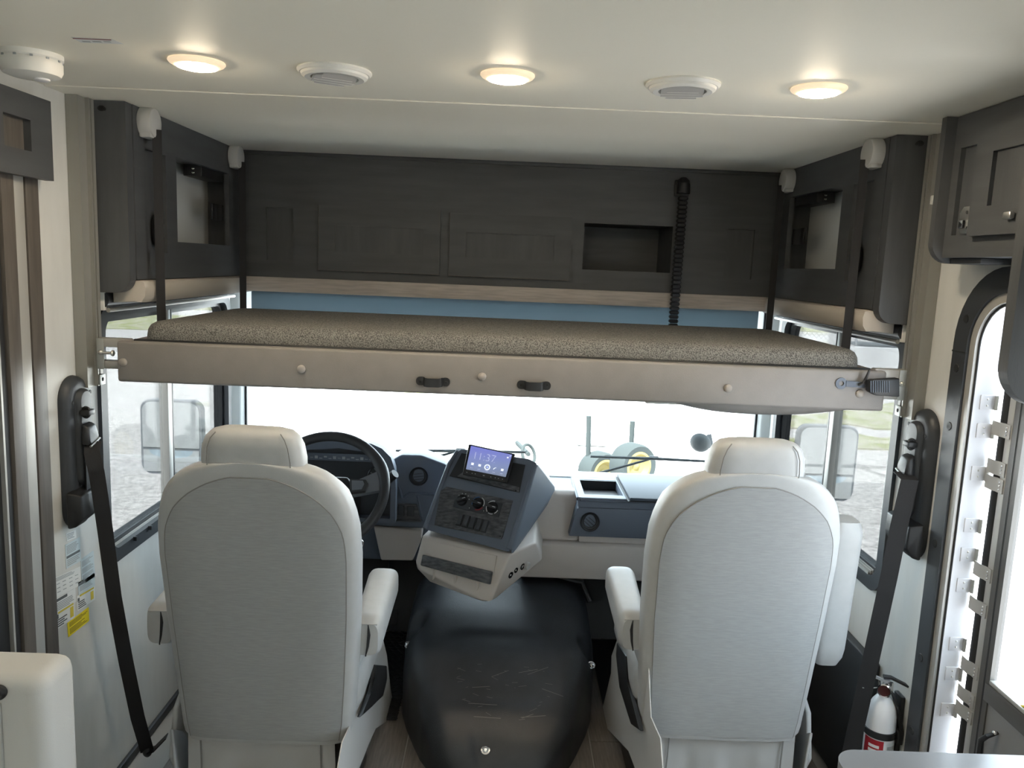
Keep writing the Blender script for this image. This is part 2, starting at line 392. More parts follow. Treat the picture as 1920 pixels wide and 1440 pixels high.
# side sliding windows
def side_window(name, s, win, mull, label):
    y0, y1, z0, z1 = win; X = s*1.20
    o = thing(name, label, 'window', (X, (y0+y1)/2, z0)); o['kind'] = 'structure'
    f = fX(X-s*0.012)
    mb = MB(); mb.ringprism(rrect(y0-0.018, y1+0.018, z0-0.018, z1+0.018, 0.07, f), rrect(y0+0.020, y1-0.020, z0+0.024, z1-0.020, 0.05, f), (s*0.05, 0, 0)); mb.build('window_frame', 'trimblack', o)
    f2 = fX(X+s*0.012)
    mb = MB(); mb.ringprism(rrect(y0+0.012, y1-0.012, z0+0.014, z1-0.012, 0.055, f2), rrect(y0+0.036, y1-0.036, z0+0.044, z1-0.036, 0.04, f2), (s*0.035, 0, 0)); mb.build('inner_frame', 'black', o)
    mb = MB()
    for k in range(4): mb.box((X-0.010+s*(0.000+0.008*k), y0+0.07, z0+0.018), (X-0.010+s*(0.000+0.008*k)+0.003, y1-0.07, z0+0.033+0.003*k))
    mb.build('slide_track', 'alupaint', o, 0)
    mb = MB(); mb.box((min(X-s*0.004, X+s*0.030), mull-0.022, z0+0.02), (max(X-s*0.004, X+s*0.030), mull+0.014, z1-0.02), bev=0.003); mb.build('mullion', 'alupaint', o)
    mb = MB(); mb.box((min(X-s*0.004, X+s*0.030), mull+0.0145, z0+0.02), (max(X-s*0.004, X+s*0.030), mull+0.027, z1-0.02), bev=0.002); mb.build('mullion_gasket', 'black', o)
    for a, b, d in ((y0+0.02, mull, 0.020), (mull, y1-0.02, 0.030)):
        mb = MB(); x = X+s*d; mb.box((x-0.002, a, z0+0.03), (x+0.002, b, z1-0.025)); mb.build('glass_pane', 'glass_side', o, 0)
    for yy in (y0+0.16, y0+0.27):
        mb = MB(); mb.box((X-s*0.016-0.006, yy-0.004, z0+0.012), (X-s*0.016+0.006, yy+0.004, z0+0.026), bev=0.001); mb.build('track_clip', 'black', o)
    return o
side_window('window_1', -1, LWIN, 2.855, 'black framed sliding window beside the driver seat')
side_window('window_2', 1, RWIN, 2.850, 'black framed sliding window beside the passenger seat')
for nm, s, w in (('window_4', -1, (-2.6, -1.9, 0.85, 1.65)), ('window_5', 1, (-2.4, -1.3, 0.80, 1.70))):
    o = thing(nm, 'unseen living area window behind the camera, sized for its light', 'window', (s*1.2, (w[0]+w[1])/2, w[2])); o['kind'] = 'structure'; o['group'] = 'unseen living area windows'
    f = fX(s*1.20-s*0.01); mb = MB(); mb.ringprism(rrect(w[0]-0.02, w[1]+0.02, w[2]-0.02, w[3]+0.02, 0.05, f), rrect(w[0]+0.02, w[1]-0.02, w[2]+0.02, w[3]-0.02, 0.03, f), (s*0.05, 0, 0)); mb.build('window_frame', 'trimblack', o)
    mb = MB(); x = s*1.225; mb.box((x-0.002, w[0]+0.01, w[2]+0.01), (x+0.002, w[1]-0.01, w[3]-0.01)); mb.build('glass_pane', 'glass_rear', o, 0)

# baseboards
mb = MB(); mb.box((-1.20, 2.08, 0.0), (-1.186, 3.55, 0.032), bev=0.003); struct(mb.build('baseboard_left', 'trimblack', None), 'low black baseboard under the driver window', 'baseboard')
mb = MB(); mb.box((1.186, 2.06, 0.0), (1.20, 3.55, 0.032), bev=0.003); struct(mb.build('baseboard_right', 'trimblack', None), 'low black baseboard by the entry door', 'baseboard')
# dark lower wall panel beside the passenger seat
mb = MB(); mb.box((1.165, 2.305, 0.033), (1.199, 3.50, 0.52), bev=0.008); struct(mb.build('trim_1', 'trimblack', None), 'dark kick panel on the wall beside the passenger seat', 'trim')

mb = MB(); mb.hull([(x, y, z) for x in (-1.185, 1.164) for y, z in ((3.46, 0.011), (3.612, 0.30), (3.618, 0.30), (3.618, 0.011))]); struct(mb.build('trim_2', 'black', None, 0), 'black sloping toe board below the dashboard', 'trim')
mb = MB(); mb.box((0.44, 2.80, 0.0005), (1.160, 3.455, 0.010), bev=0.003); struct(mb.build('trim_3', 'rubber', None), 'black rubber mat in the passenger footwell', 'mat')

# ------------------------------------------------------------------ entry door
y0, y1, z0, z1 = DOOR
dr = thing('door_1', 'entry door opening with black trim and a screen door hinged at its front side', 'door', (1.20, y1, 0.0)); dr['kind'] = 'structure'
def doorloop(d, r, X, zb): return rrect(y0+d, y1-d, zb, z1-d, r, fX(X), 10, (r, r, 0.0, 0.0))
mb = MB(); mb.ringprism(doorloop(0, 0.200, 1.188, 0.0), doorloop(0.062, 0.140, 1.188, 0.0), (0.014, 0, 0)); tr = mb.build('door_trim', 'trimblack', dr)
for zz, yy in ((1.60, y1-0.045), (1.47, y1-0.028), (1.315, y1-0.028), (0.99, y1-0.028), (0.66, y1-0.028), (0.44, y1-0.028)):
    mb = MB(); mb.lathe([(0.006, 0.0015), (0.0105, 0.0015), (0.0115, 0), (0.006, -0.004)], (1.188, yy, zz), (-1, 0, 0), 16); mb.build('screw_hole', 'rubber', tr)
mb = MB(); mb.box((1.186, y1-0.063, 1.512), (1.189, y1, 1.516)); mb.build('trim_joint', 'rubber', tr, 0)
mb = MB(); mb.ringprism(doorloop(0.062, 0.140, 1.196, 0.0), doorloop(0.085, 0.118, 1.196, 0.0), (0.012, 0, 0)); mb.build('inner_lip', 'alupaint', dr)
mb = MB(); mb.ringprism(doorloop(0.0855, 0.118, 1.204, 0.0), doorloop(0.0915, 0.112, 1.204, 0.0), (0.006, 0, 0)); mb.build('gasket', 'rubber', dr)
# jamb faces the room through the depth of the wall
mb = MB(); mb.ringprism(doorloop(0.084, 0.118, 1.206, -0.02), doorloop(0.092, 0.112, 1.206, -0.02), (0.052, 0, 0)); jb = mb.build('door_jamb', 'jamb', dr)
yj = y1-0.092                                   # face of the jamb on the hinge side
for zz in (1.392, 1.318, 1.205, 1.065, 0.985, 0.900, 0.735, 0.650, 0.545):
    mb = MB(); mb.box((1.222, yj-0.0035, zz-0.019), (1.260, yj, zz+0.019), bev=0.001); hp = mb.build('hinge_plate', 'jamb', jb)
    mb = MB(); mb.tube([(1.2625, yj-0.006, zz-0.019), (1.2625, yj-0.006, zz+0.019)], 0.0055, 12); mb.build('hinge_knuckle', 'alu', jb)
    for dz in (-0.008, 0.008):
        mb = MB(); mb.ell((1.240, yj-0.0035, zz+dz), (0.0028, 0.002, 0.0028), 10, 6); mb.build('rivet', 'alu', jb)
# screen door, hung at the outer edge of the jamb
sd = thing('screen_door', 'dark framed screen door with pale insect mesh and grey lower panel', 'screen door', (1.29, 1.6, 0.03))
ya, yb, SX = y0+0.11, yj-0.082, 1.262
def sbox(nm, m, lo, hi, bev=0.003, par=None): mb = MB(); mb.box(lo, hi, bev=bev); return mb.build(nm, m, par or sd)
def sloop(d, r): return rrect(ya+d, yb-d, 0.05+d, 1.60-d, r, fX(SX), 10, (r, r, 0.02, 0.02))
mb = MB(); mb.ringprism(sloop(0, 0.10), sloop(0.020, 0.085), (0.02, 0, 0)); sf = mb.build('screen_frame', 'doorframe', sd)
mb = MB(); mb.ringprism(sloop(0.0225, 0.085), sloop(0.026, 0.08), (0.016, 0, 0)); mb.build('frame_seal', 'rubber', sd)
mb = MB(); mb.ringprism(sloop(0.0265, 0.08), sloop(0.044, 0.065), (0.018, 0, 0)); mb.build('inner_sash', 'doorframe', sd)
mb = MB(); mb.quad([(SX+0.01, ya+0.03, 0.70), (SX+0.01, yb-0.04, 0.70), (SX+0.01, yb-0.04, 1.56), (SX+0.01, ya+0.03, 1.56)]); mb.build('screen_mesh', 'insectmesh', sd, 0)
sbox('mesh_rail', 'alupaint', (SX-0.001, ya+0.04, 0.688), (SX+0.016, yb-0.042, 0.700))
sbox('cross_rail', 'doorframe', (SX-0.003, ya+0.03, 0.640), (SX+0.018, yb-0.030, 0.687))
lp = sbox('lower_panel', 'doorpanel', (SX+0.004, ya+0.03, 0.09), (SX+0.016, yb-0.030, 0.640))
# bulb seal and leaf of the hinge side
mb = MB(); mb.tube([(1.274, yj-0.040, 0.06), (1.274, yj-0.040, 1.52)], 0.016, 12); mb.build('bulb_seal', 'rubber', sd)
mb = MB(); mb.box((1.262, yb+0.0005, 0.06), (1.280, yb+0.024, 1.52), bev=0.001); mb.build('edge_strip', 'alupaint', sd)
for zz in (1.330, 1.232, 1.190, 0.955, 0.860, 0.690, 0.610, 0.565):
    mb = MB(); h = 0.018
    prof = [(1.260, yj-0.004), (1.255, yj-0.010), (1.2545, yj-0.040), (1.259, yj-0.050), (1.2585, yb+0.004), (1.2615, yb+0.004), (1.262, yj-0.053), (1.2575, yj-0.043), (1.258, yj-0.012), (1.2625, yj-0.006)]
    mb.prism([(a, b, zz-h) for a, b in prof], (0, 0, 2*h)); hg = mb.build('hinge', 'alupaint', sd)
    for dz in (-0.009, 0.0, 0.009):
        mb = MB(); mb.ell((1.2575, yb+0.016, zz+dz), (0.0018, 0.0030, 0.0030), 10, 6); mb.build('hinge_screw', 'chrome', hg)
mb = MB(); mb.prism([onX(p, SX+0.003) for p in ((1892, 1321), (1960, 1324), (1960, 1345), (1890, 1340))], (0.0008, 0, 0)); yl = mb.build('warning_label', 'yellow', sd); 
mb = MB()
for k in range(5): mb.prism([onX(p, SX+0.0028) for p in ((1895+2*(k % 2), 1325+3.2*k), (1955, 1327+3.2*k), (1955, 1328.2+3.2*k), (1895+2*(k % 2), 1326.2+3.2*k))], (0.0004, 0, 0))
mb.build('label_print', 'printolive', yl, 0)
mb = MB(); a = onX((1868, 1374), SX); b = onX((1853, 1402), SX); mb.tube([a+V((0.004, 0, 0)), a+V((-0.022, 0.0, -0.01)), (a+b)/2+V((-0.028, 0, 0)), b+V((-0.02, 0, -0.02)), b+V((-0.012, 0, -0.10))], [0.004, 0.006, 0.007, 0.008, 0.008], 10); mb.build('door_handle', 'black', sd)
mb = MB(); mb.ell(a+V((-0.004, 0, 0)), (0.006, 0.006, 0.006), 12, 8); mb.build('handle_screw', 'chrome', sd)

# ------------------------------------------------------------------ slide-out edge on the left
so = thing('slide_out_fascia', 'brown fascia boards and grey metal edge of the slide-out at far left', 'fascia', (-1.19, 1.95, 0.0))
mb = MB(); mb.box((-1.199, 2.005, 0.0), (-1.181, 2.060, 2.0), bev=0.002); mb.build('fascia_board', 'brownboard', so)
mb = MB(); mb.box((-1.199, 1.992, 0.0), (-1.188, 2.004, 2.0)); mb.build('shadow_gap', 'rubber', so, 0)
mb = MB(); mb.box((-1.199, 1.945, 0.0), (-1.176, 1.991, 2.0), bev=0.004); mb.build('metal_edge', 'alupaint', so)
mb = MB(); mb.box((-1.199, 1.895, 0.0), (-1.172, 1.944, 2.0), bev=0.002); mb.build('fascia_board', 'brownboard', so)
mb = MB(); mb.box((-1.199, 1.868, 0.0), (-1.180, 1.894, 2.0), bev=0.004); mb.build('bulb_seal', 'rubber', so)
mb = MB(); mb.box((-1.199, 1.860, 0.0), (-1.176, 1.867, 2.0)); mb.build('metal_line', 'alupaint', so, 0)
mb = MB(); mb.box((-1.199, 1.66, 0.0), (-1.186, 1.859, 2.0)); mb.build('wiper_seal', 'black', so, 0)
mb = MB(); holed(mb, (1.30, 2.075), (1.852, 2.045), [(1.88, 1.985, 1.912, 1.985)], fX(-1.150), (-0.02, 0, 0)); hd = mb.build('header_board', 'darkwood_y', so, 0)
mb = MB(); mb.box((-1.172, 1.30, 1.852), (-1.168, 2.075, 2.045)); mb.build('header_panel', 'brownboard', so, 0)
# ================================================================== CEILING FITTINGS
def puck(x, y, label):
    o = thing('ceiling_light', label, 'ceiling light', (x, y, CEIL-0.02), 'lit puck lights on the ceiling')
    mb = MB(); mb.lathe([(0.058, 0.0), (0.059, -0.003), (0.056, -0.007), (0.049, -0.0105), (0.0425, -0.0115)], (x, y, CEIL), (0, 0, 1), 40, False); mb.build('rim', 'lamprim', o)
    mb = MB(); mb.lathe([(0.043, -0.0112), (0.0405, -0.0135), (0.028, -0.0165), (0.012, -0.0182), (0.0005, -0.0185)], (x, y, CEIL), (0, 0, 1), 40, True); mb.build('lens', 'lamp', o)
puck(-0.684, 1.805, 'lit round ceiling light nearest the smoke alarm')
puck(-0.016, 1.800, 'lit round ceiling light between the two ceiling vents')
puck(0.657, 1.800, 'lit round ceiling light at the right near the overhead cabinet')
for x in (-0.68, 0.0, 0.66):  # unseen row of lights, added behind the camera to brighten the room
    puck(x, -1.6, {-0.68: 'unseen ceiling light added for fill behind the camera on the driver side', 0.0: 'unseen ceiling light added for fill behind the camera on the centreline', 0.66: 'unseen ceiling light added for fill behind the camera on the door side'}[x])
def vent(x, y, rot, label):
    o = thing('ceiling_vent', label, 'ceiling vent', (x, y, CEIL-0.03), 'round ceiling air vents')
    mb = MB(); mb.lathe([(0.080, 0), (0.081, -0.004), (0.076, -0.009), (0.073, -0.009), (0.071, -0.014), (0.064, -0.018), (0.052, -0.0165), (0.050, -0.012), (0.0485, -0.0015)], (x, y, CEIL), (0, 0, 1), 48, False); mb.build('vent_ring', 'whiteplastic', o)
    mb = MB(); mb.lathe([(0.0485, -0.001), (0.0485, -0.002)], (x, y, CEIL), (0, 0, 1), 32); mb.build('vent_throat', 'greycap', o)
    Mr = Matrix.Translation(V((x, y, CEIL-0.0165))) @ Matrix.Rotation(rot, 4, 'Z')
    for k in range(4):
        u = -0.033+0.022*k; w = math.sqrt(0.047**2-u*u)
        mb = MB(); mb.box((-w, -0.0125, -0.0008), (w, 0.0125, 0.0008), M=Mr @ Matrix.Translation(V((0, u, 0))) @ Matrix.Rotation(R(-28), 4, 'X')); lv = mb.build('louver', 'louver', o)
        mb = MB(); mb.tube([Mr @ V((sx*w, u-0.0125*math.cos(R(28)), 0.0125*math.sin(R(28)))) for sx in (-1, 1)], 0.0011, 6); mb.tube([Mr @ V((sx*w, u+0.0125*math.cos(R(28)), -0.0125*math.sin(R(28)))) for sx in (-1, 1)], 0.0011, 6); mb.build('louver_edge', 'whiteplastic', lv)
vent(-0.395, 1.835, R(28), 'white round ceiling vent with angled louvers left of the middle light')
vent(0.366, 1.818, R(-8), 'white round ceiling vent with level louvers right of the middle light')
o = thing('smoke_alarm', 'white round smoke alarm on the ceiling at upper left', 'smoke alarm', (-1.035, 1.80, CEIL-0.05))
mb = MB(); mb.lathe([(0.062, 0), (0.062, -0.010), (0.058, -0.013)], (-1.035, 1.80, CEIL), n=40); mb.build('mount_plate', 'whiteplastic', o)
mb = MB(); mb.lathe([(0.057, -0.012), (0.060, -0.018), (0.060, -0.034), (0.055, -0.044), (0.040, -0.049), (0.0005, -0.050)], (-1.035, 1.80, CEIL), n=40); mb.build('alarm_body', 'whiteplastic', o)
mb = MB(); mb.lathe([(0.016, -0.049), (0.016, -0.0525), (0.013, -0.054), (0.0005, -0.054)], (-1.02, 1.81, CEIL), n=24); mb.build('test_button', 'white', o)
mb = MB()
for k in range(12): a = k*PI/6; mb.box((-0.003, -0.001, -0.002), (0.003, 0.001, 0.002), M=Matrix.Translation(V((-1.035+0.0595*math.sin(a), 1.80-0.0595*math.cos(a), CEIL-0.014))) @ Matrix.Rotation(a, 4, 'Z'))
mb.build('sounder_slots', 'printgrey', o, 0)['kind'] = 'stuff'
mb = MB(); mb.prism([onZ(p, CEIL-0.0005) for p in ((133, 70), (211, 74), (233, 83), (152, 80))], (0, 0, 0.0004)); st = tag(mb.build('ceiling_sticker', 'stickerwhite', None, 0), 'small white sticker with a dark red line beside the smoke alarm', 'sticker')
mb = MB(); mb.prism([onZ(p, CEIL-0.0008) for p in ((136, 71.5), (208, 74.5), (209, 75.8), (137, 72.8))], (0, 0, 0.0003)); mb.build('red_band', 'redline', st, 0)
mb = MB()
for a, b in ((153, 168), (172, 188), (193, 206)): mb.prism([onZ(p, CEIL-0.0008) for p in ((a, 77.0), (b, 77.8), (b+3, 79.5), (a+3, 78.7))], (0, 0, 0.0003))
mb.build('sticker_print', 'printgrey', st, 0)

# ================================================================== FRONT OVERHEAD CABINET
FY = 3.25
fc = thing('front_overhead_cabinet', 'dark wood overhead cabinet across the front with two doors and an open cubby', 'cabinet', (0, FY, 1.60))
holes = [(0.300, 0.655, 1.684, 1.868), (-0.967, -0.858, 1.672, 1.878), (0.872, 0.984, 1.672, 1.868)]
mb = MB(); holed(mb, (-1.068, 1.068), (1.604, CEIL-0.002), holes, fY(FY), (0, 0.018, 0)); mb.build('face_frame', 'darkwood_h', fc, 0)
mb = MB(); mb.box((-1.068, FY-0.012, CEIL-0.016), (1.068, FY, CEIL-0.0015), bev=0.003); mb.build('top_molding', 'darkwood_h', fc)
for a, b, c, d in holes[1:]:
    mb = MB(); mb.box((a-0.01, FY+0.014, c-0.01), (b+0.01, FY+0.0235, d+0.01)); mb.build('recessed_panel', 'darkwood', fc, 0)
a, b, c, d = holes[0]
mb = MB(); mb.box((a-0.012, FY+0.018, c-0.012), (a, FY+0.30, d+0.012)); mb.box((b, FY+0.018, c-0.012), (b+0.012, FY+0.30, d+0.012)); mb.box((a, FY+0.018, c-0.012), (b, FY+0.30, c)); mb.box((a, FY+0.018, d), (b, FY+0.30, d+0.012)); mb.box((a-0.012, FY+0.30, c-0.012), (b+0.012, FY+0.31, d+0.012))
mb.build('open_cubby', 'darkwood_h', fc, 0)
def cab_door(x0, x1, z0, z1, par):
    mb = MB(); holed(mb, (x0, x1), (z0, z1), [(x0+0.066, x1-0.066, z0+0.075, z1-0.075)], fY(FY-0.019), (0, 0.019, 0)); d = mb.build('cabinet_door', 'darkwood_h', par, 0)
    mb = MB(); mb.box((x0+0.06, FY-0.012, z0+0.07), (x1-0.06, FY-0.004, z1-0.07)); mb.build('door_panel', 'darkwood', d, 0)
    mb = MB(); mb.tube([(x0, FY-0.0185, z1), (x0, FY-0.0185, z0), (x1, FY-0.0185, z0)], 0.0013, 6); mb.build('lit_edge_band', 'brownboard', d)  # edge banding in lighter brown, painting the light caught at left and bottom
cab_door(-0.755, -0.272, 1.640, 1.893, fc); cab_door(-0.235, 0.250, 1.638, 1.886, fc)
mb = MB(); mb.box((-1.068, FY+0.018, 1.59), (1.068, FY+0.36, 1.604)); mb.build('cabinet_floor', 'darkwood_h', fc, 0)
mb = MB(); mb.box((-1.060, FY-0.006, 1.545), (1.062, FY+0.014, 1.6035), bev=0.002); tag(mb.build('light_wood_rail', 'striptrim', None), 'lighter brown wood rail under the front overhead cabinet', 'wood rail')
ws_ = thing('roller_blind', 'slate blue roller blind partly lowered over the windshield', 'shade', (0, 3.42, 1.30))
mb = MB(); mb.grid([[V((-1.075+2.15*i/30, 3.40+0.004*math.sin(i*0.9), z)) for i in range(31)] for z in (1.588, 1.50, 1.40, 1.30)]); mb.build('shade_fabric', 'shade', ws_)
mb = MB(); mb.tube([(-1.07, 3.41, 1.30), (1.07, 3.41, 1.30)], 0.010, 10); mb.build('bottom_bar', 'black', ws_)
mb = MB(); mb.tube([(-1.07, 3.43, 1.55), (1.07, 3.43, 1.55)], 0.022, 12); mb.build('shade_roller', 'black', ws_)

# cable carrier hanging down the cabinet face
cc = thing('cable_carrier', 'black segmented cable carrier hanging down the front cabinet', 'cable carrier', (0.70, FY-0.03, 1.40))
cx, cy = onY((1281, 345), FY-0.02).x, FY-0.024
mb = MB(); mb.tube([(cx, FY-0.001, 2.035), (cx, FY-0.022, 2.037), (cx, FY-0.036, 2.027), (cx, FY-0.036, 1.995)], [0.020, 0.023, 0.025, 0.027], 14); mb.box((cx-0.030, FY-0.010, 1.985), (cx+0.030, FY-0.0002, 2.05), bev=0.006); mb.build('elbow_fitting', 'black', cc)
mb = MB(); mb.box((-0.0165, -0.013, 0), (0.0165, 0.013, 0.0155), bev=0.0025, seg=1); mb.box((-0.019, -0.008, 0.004), (0.019, 0.008, 0.011), bev=0.001, seg=1)
l0 = mb.build('chain_link', 'blackgloss', cc); nl = 34
for k in range(nl):
    z = 1.985-0.0172*(k+1); p = V((cx-0.006*k/nl, FY-0.034-0.004*k/nl, z))
    if k == 0: place(l0, p, cc)
    else: copy_part(l0, p, cc)

# ================================================================== SIDE OVERHEAD CABINETS
def side_cab(s, label):
    X = s*1.07; o = thing('side_overhead_cabinet', label, 'cabinet', (s*1.13, 2.8, 1.57))
    h1 = (2.415, 2.556, 1.684, 1.982); h2 = (2.636, 3.125, 1.720, 1.988)
    mb = MB(); holed(mb, (2.343, FY-0.002), (1.604, CEIL-0.002), [h1, h2], fX(X), (s*0.018, 0, 0)); mb.build('face_frame', 'darkwood_y', o, 0)
    x0 = X+s*0.012; mb = MB(); mb.box((min(x0, x0+s*0.012), h1[0]-0.01, h1[2]-0.01), (max(x0, x0+s*0.012), h1[1]+0.01, h1[3]+0.01)); mb.build('recessed_panel', 'darkwood', o, 0)
    xb = s*1.192
    mb = MB(); mb.box((min(xb, xb+s*0.006), 2.60, 1.604), (max(xb, xb+s*0.006), FY-0.002, CEIL-0.004)); mb.build('cubby_back', 'cubby_white', o, 0)
    mb = MB(); ya, yb2 = 2.60, 3.236
    xa, xc = min(X+s*0.018, xb), max(X+s*0.018, xb)
    mb.box((xa, ya, h2[2]-0.012), (xc, yb2, h2[2])); mb.box((xa, yb2, 1.604), (xc, yb2+0.010, CEIL-0.004)); mb.box((xa, ya, 1.604), (xc, ya+0.012, CEIL-0.004)); mb.box((xa, ya, h2[3]+0.012), (xc, yb2, h2[3]+0.024))
    mb.build('cubby_interior', 'darkwood', o, 0)
    mb = MB(); yq = 2.80; mb.box((min(X+s*0.020, X+s*0.085), 2.905, 1.955), (max(X+s*0.020, X+s*0.085), 3.12, 1.995), bev=0.002); mb.build('hinge_bracket', 'black', o)
    for dz in (0.012, 0.026):
        mb = MB(); mb.ell((X+s*0.05, 2.904, 1.955+dz), (0.005, 0.002, 0.004), 10, 6); mb.build('bracket_screw', 'chrome', o)
    mb = MB(); mb.box((min(X+s*0.019, X+s*0.027), 3.0, 1.81), (max(X+s*0.019, X+s*0.027), 3.118, 1.87), bev=0.002); mb.build('outlet_plate', 'blackgloss', o)
    # end panel facing the camera, its lower inner corner rounded
    loop = rrect(min(s*1.194, s*1.072), max(s*1.194, s*1.072), 1.566, CEIL-0.002, 0.04, fY(2.302), 8, ((0, 0, 0, 0.045) if s < 0 else (0, 0, 0.045, 0)))
    mb = MB(); mb.prism(loop, (0, 0.038, 0), bev=0.004); mb.build('end_panel', 'darkwood', o)
    mb = MB(); mb.ell((s*1.138, 2.302, 2.072), (0.011, 0.002, 0.008), 12, 6); mb.ell((s*1.128, 2.300, 2.070), (0.005, 0.003, 0.005), 10, 6); mb.build('screw_cover', 'black', o)
    mb = MB(); mb.ell((X-s*0.004, 2.480, 1.75), (0.016, 0.028, 0.052), 18, 12); mb.build('strap_pocket', 'black', o)
    mb = MB(); mb.tube([V((X-s*0.006, 2.475+0.007*math.cos(a), 1.868+0.010*math.sin(a))) for a in [i*PI/8 for i in range(16)]], 0.0022, 8, closed=True); mb.build('hook_ring', 'chrome', o)
    return o
side_cab(-1, 'dark wood overhead cabinet with open cubby above the driver window')
side_cab(1, 'dark wood overhead cabinet with open cubby above the passenger window')
def valance(s, y0, y1, label):
    X0 = s*1.045; prof = []
    f = lambda y: [V((s*1.150, y, 1.600)), V((s*1.062, y, 1.602)), V((s*1.050, y, 1.597)), V((X0, y, 1.580)), V((s*1.048, y, 1.555)), V((s*1.060, y, 1.538)), V((s*1.150, y, 1.534))]
    rings = []
    for k, y in enumerate([y0, y0+0.006, y0+0.02, y1-0.05, y1-0.02, y1-0.006, y1]):
        pts = f(y); sh = (0.5, 0.9, 1, 1, 0.9, 0.7, 0.35)[k]
        rings.append([V((s*1.10+(p.x-s*1.10)*sh, p.y, 1.568+(p.z-1.568)*(0.75+0.25*sh))) for p in pts])
    mb = MB(); mb.loft(rings); return tag(mb.build('window_valance', 'valance', None, 50), label, 'valance')
valance(-1, 2.345, 3.405, 'beige padded valance above the driver window')
valance(1, 2.345, 3.330, 'beige padded valance above the passenger window')
def rollershade(s, label):
    o = thing('window_roller_shade', label, 'shade', (s*1.175, 2.9, 1.505))
    mb = MB(); mb.tube([(s*1.172, 2.330, 1.542), (s*1.172, 3.440, 1.542)], 0.024, 16); mb.build('shade_roll', 'trimblack', o)
    mb = MB(); mb.box((min(s*1.160, s*1.195), 2.325, 1.512), (max(s*1.160, s*1.195), 2.3415, 1.565), bev=0.003); mb.build('end_bracket', 'whiteplastic', o)
    mb = MB(); mb.tube([(s*1.158, 2.345, 1.512), (s*1.158, 3.43, 1.512)], 0.0065, 10); mb.build('hem_bar', 'alupaint', o)
rollershade(-1, 'rolled up black shade over the driver window'); rollershade(1, 'rolled up black shade over the passenger window')

# ================================================================== BUNK: tracks, bed, straps
def track(s, label):
    o = thing('bunk_track', label, 'lift track', (s*1.18, 2.26, 1.296))
    pr = [(1.199, 2.222), (1.160, 2.222), (1.160, 2.240), (1.166, 2.240), (1.166, 2.254), (1.160, 2.254), (1.160, 2.290), (1.165, 2.290), (1.165, 2.259), (1.172, 2.259), (1.172, 2.235), (1.165, 2.235), (1.165, 2.227), (1.199, 2.227)]
    pr = [(1.199, 2.232), (1.166, 2.232), (1.166, 2.270), (1.156, 2.270), (1.156, 2.277), (1.172, 2.277), (1.172, 2.284), (1.156, 2.284), (1.156, 2.298), (1.199, 2.298)]
    mb = MB(); mb.prism([(s*a, b, 1.300) for a, b in pr], (0, 0, CEIL-0.002-1.300)); mb.build('track_rail', 'trackgrey', o, 20)
    mb = MB(); mb.box((min(s*1.154, s*1.150), 2.270, 1.302), (max(s*1.154, s*1.150), 2.300, 1.332), bev=0.001); mb.build('end_stop', 'plategrey', o)
    mb = MB(); mb.ell((s*1.150, 2.284, 1.318), (0.003, 0.006, 0.006), 10, 6); mb.build('end_screw', 'black', o)
    return o
track(-1, 'grey aluminium lift track on the wall left of the bunk'); track(1, 'grey aluminium lift track on the wall right of the bunk')
BX, BY0, BY1, BZ0, BZ1 = 1.068, 2.20, 3.20, 1.326, 1.440
bed = thing('drop_down_bunk', 'lowered drop-down bunk with beige vinyl front rail and buttons', 'bunk bed', (0, 2.7, BZ0))
mb = MB(); mb.box((-BX, BY0, BZ0), (BX, BY0+0.028, BZ1), bev=0.008, seg=3); mb.build('front_rail', 'bedvinyl', bed)
mb = MB(); mb.box((-BX+0.004, BY1-0.028, BZ0), (BX-0.004, BY1, BZ1-0.006), bev=0.006); mb.build('rear_rail', 'bedvinyl', bed)
for s in (-1, 1):
    mb = MB(); mb.box((min(s*BX, s*(BX-0.028)), BY0+0.0285, BZ0+0.002), (max(s*BX, s*(BX-0.028)), BY1-0.0285, BZ1-0.004), bev=0.005); mb.build('side_rail', 'bedvinyl', bed)
    for z, d in ((1.426, 0.013), (1.363, 0.012)):
        mb = MB(); mb.box((min(s*1.064, s*1.1555), 2.268, z-d), (max(s*1.064, s*1.1555), 2.296, z+d), bev=0.004); mb.build('support_arm', 'alupaint', bed)
    mb = MB(); mb.box((min(s*1.135, s*1.155), 2.264, 1.350), (max(s*1.135, s*1.155), 2.268, 1.438), bev=0.001); mb.build('arm_plate', 'plategrey', bed)
    mb = MB(); mb.tube([(s*1.150, 2.262, 1.398), (s*1.110, 2.262, 1.397)], 0.004, 8); mb.ell((s*1.108, 2.262, 1.397), (0.006, 0.009, 0.009), 10, 6); mb.ell((s*1.142, 2.262, 1.398), (0.006, 0.008, 0.008), 6, 6); mb.build('adjust_bolt', 'alu', bed)
mb = MB(); mb.tube([(-1.03, BY0+0.0275, BZ1+0.0005), (1.03, BY0+0.0275, BZ1+0.0005)], 0.0042, 8); mb.build('rail_shadow_line', 'black', bed)  # black tube drawn as the shadow line between rail and mattress
mb = MB(); mb.box((-BX+0.03, BY0+0.0285, BZ0+0.006), (BX-0.03, BY1-0.0285, BZ0+0.020)); mb.build('bed_base', 'bedvinyl', bed, 0)
for px in ((231, 679), (565, 692), (904, 706), (1365, 728), (1612, 738), (1120, 0)):
    if px[1] == 0: continue
    c = onY(px, BY0); mb = MB(); mb.lathe([(0.0115, -0.001), (0.0115, 0.003), (0.009, 0.006), (0.004, 0.0075), (0.0004, 0.0077)], c, (0, -1, 0), 24); mb.build('upholstery_button', 'bedvinyl_button', bed)
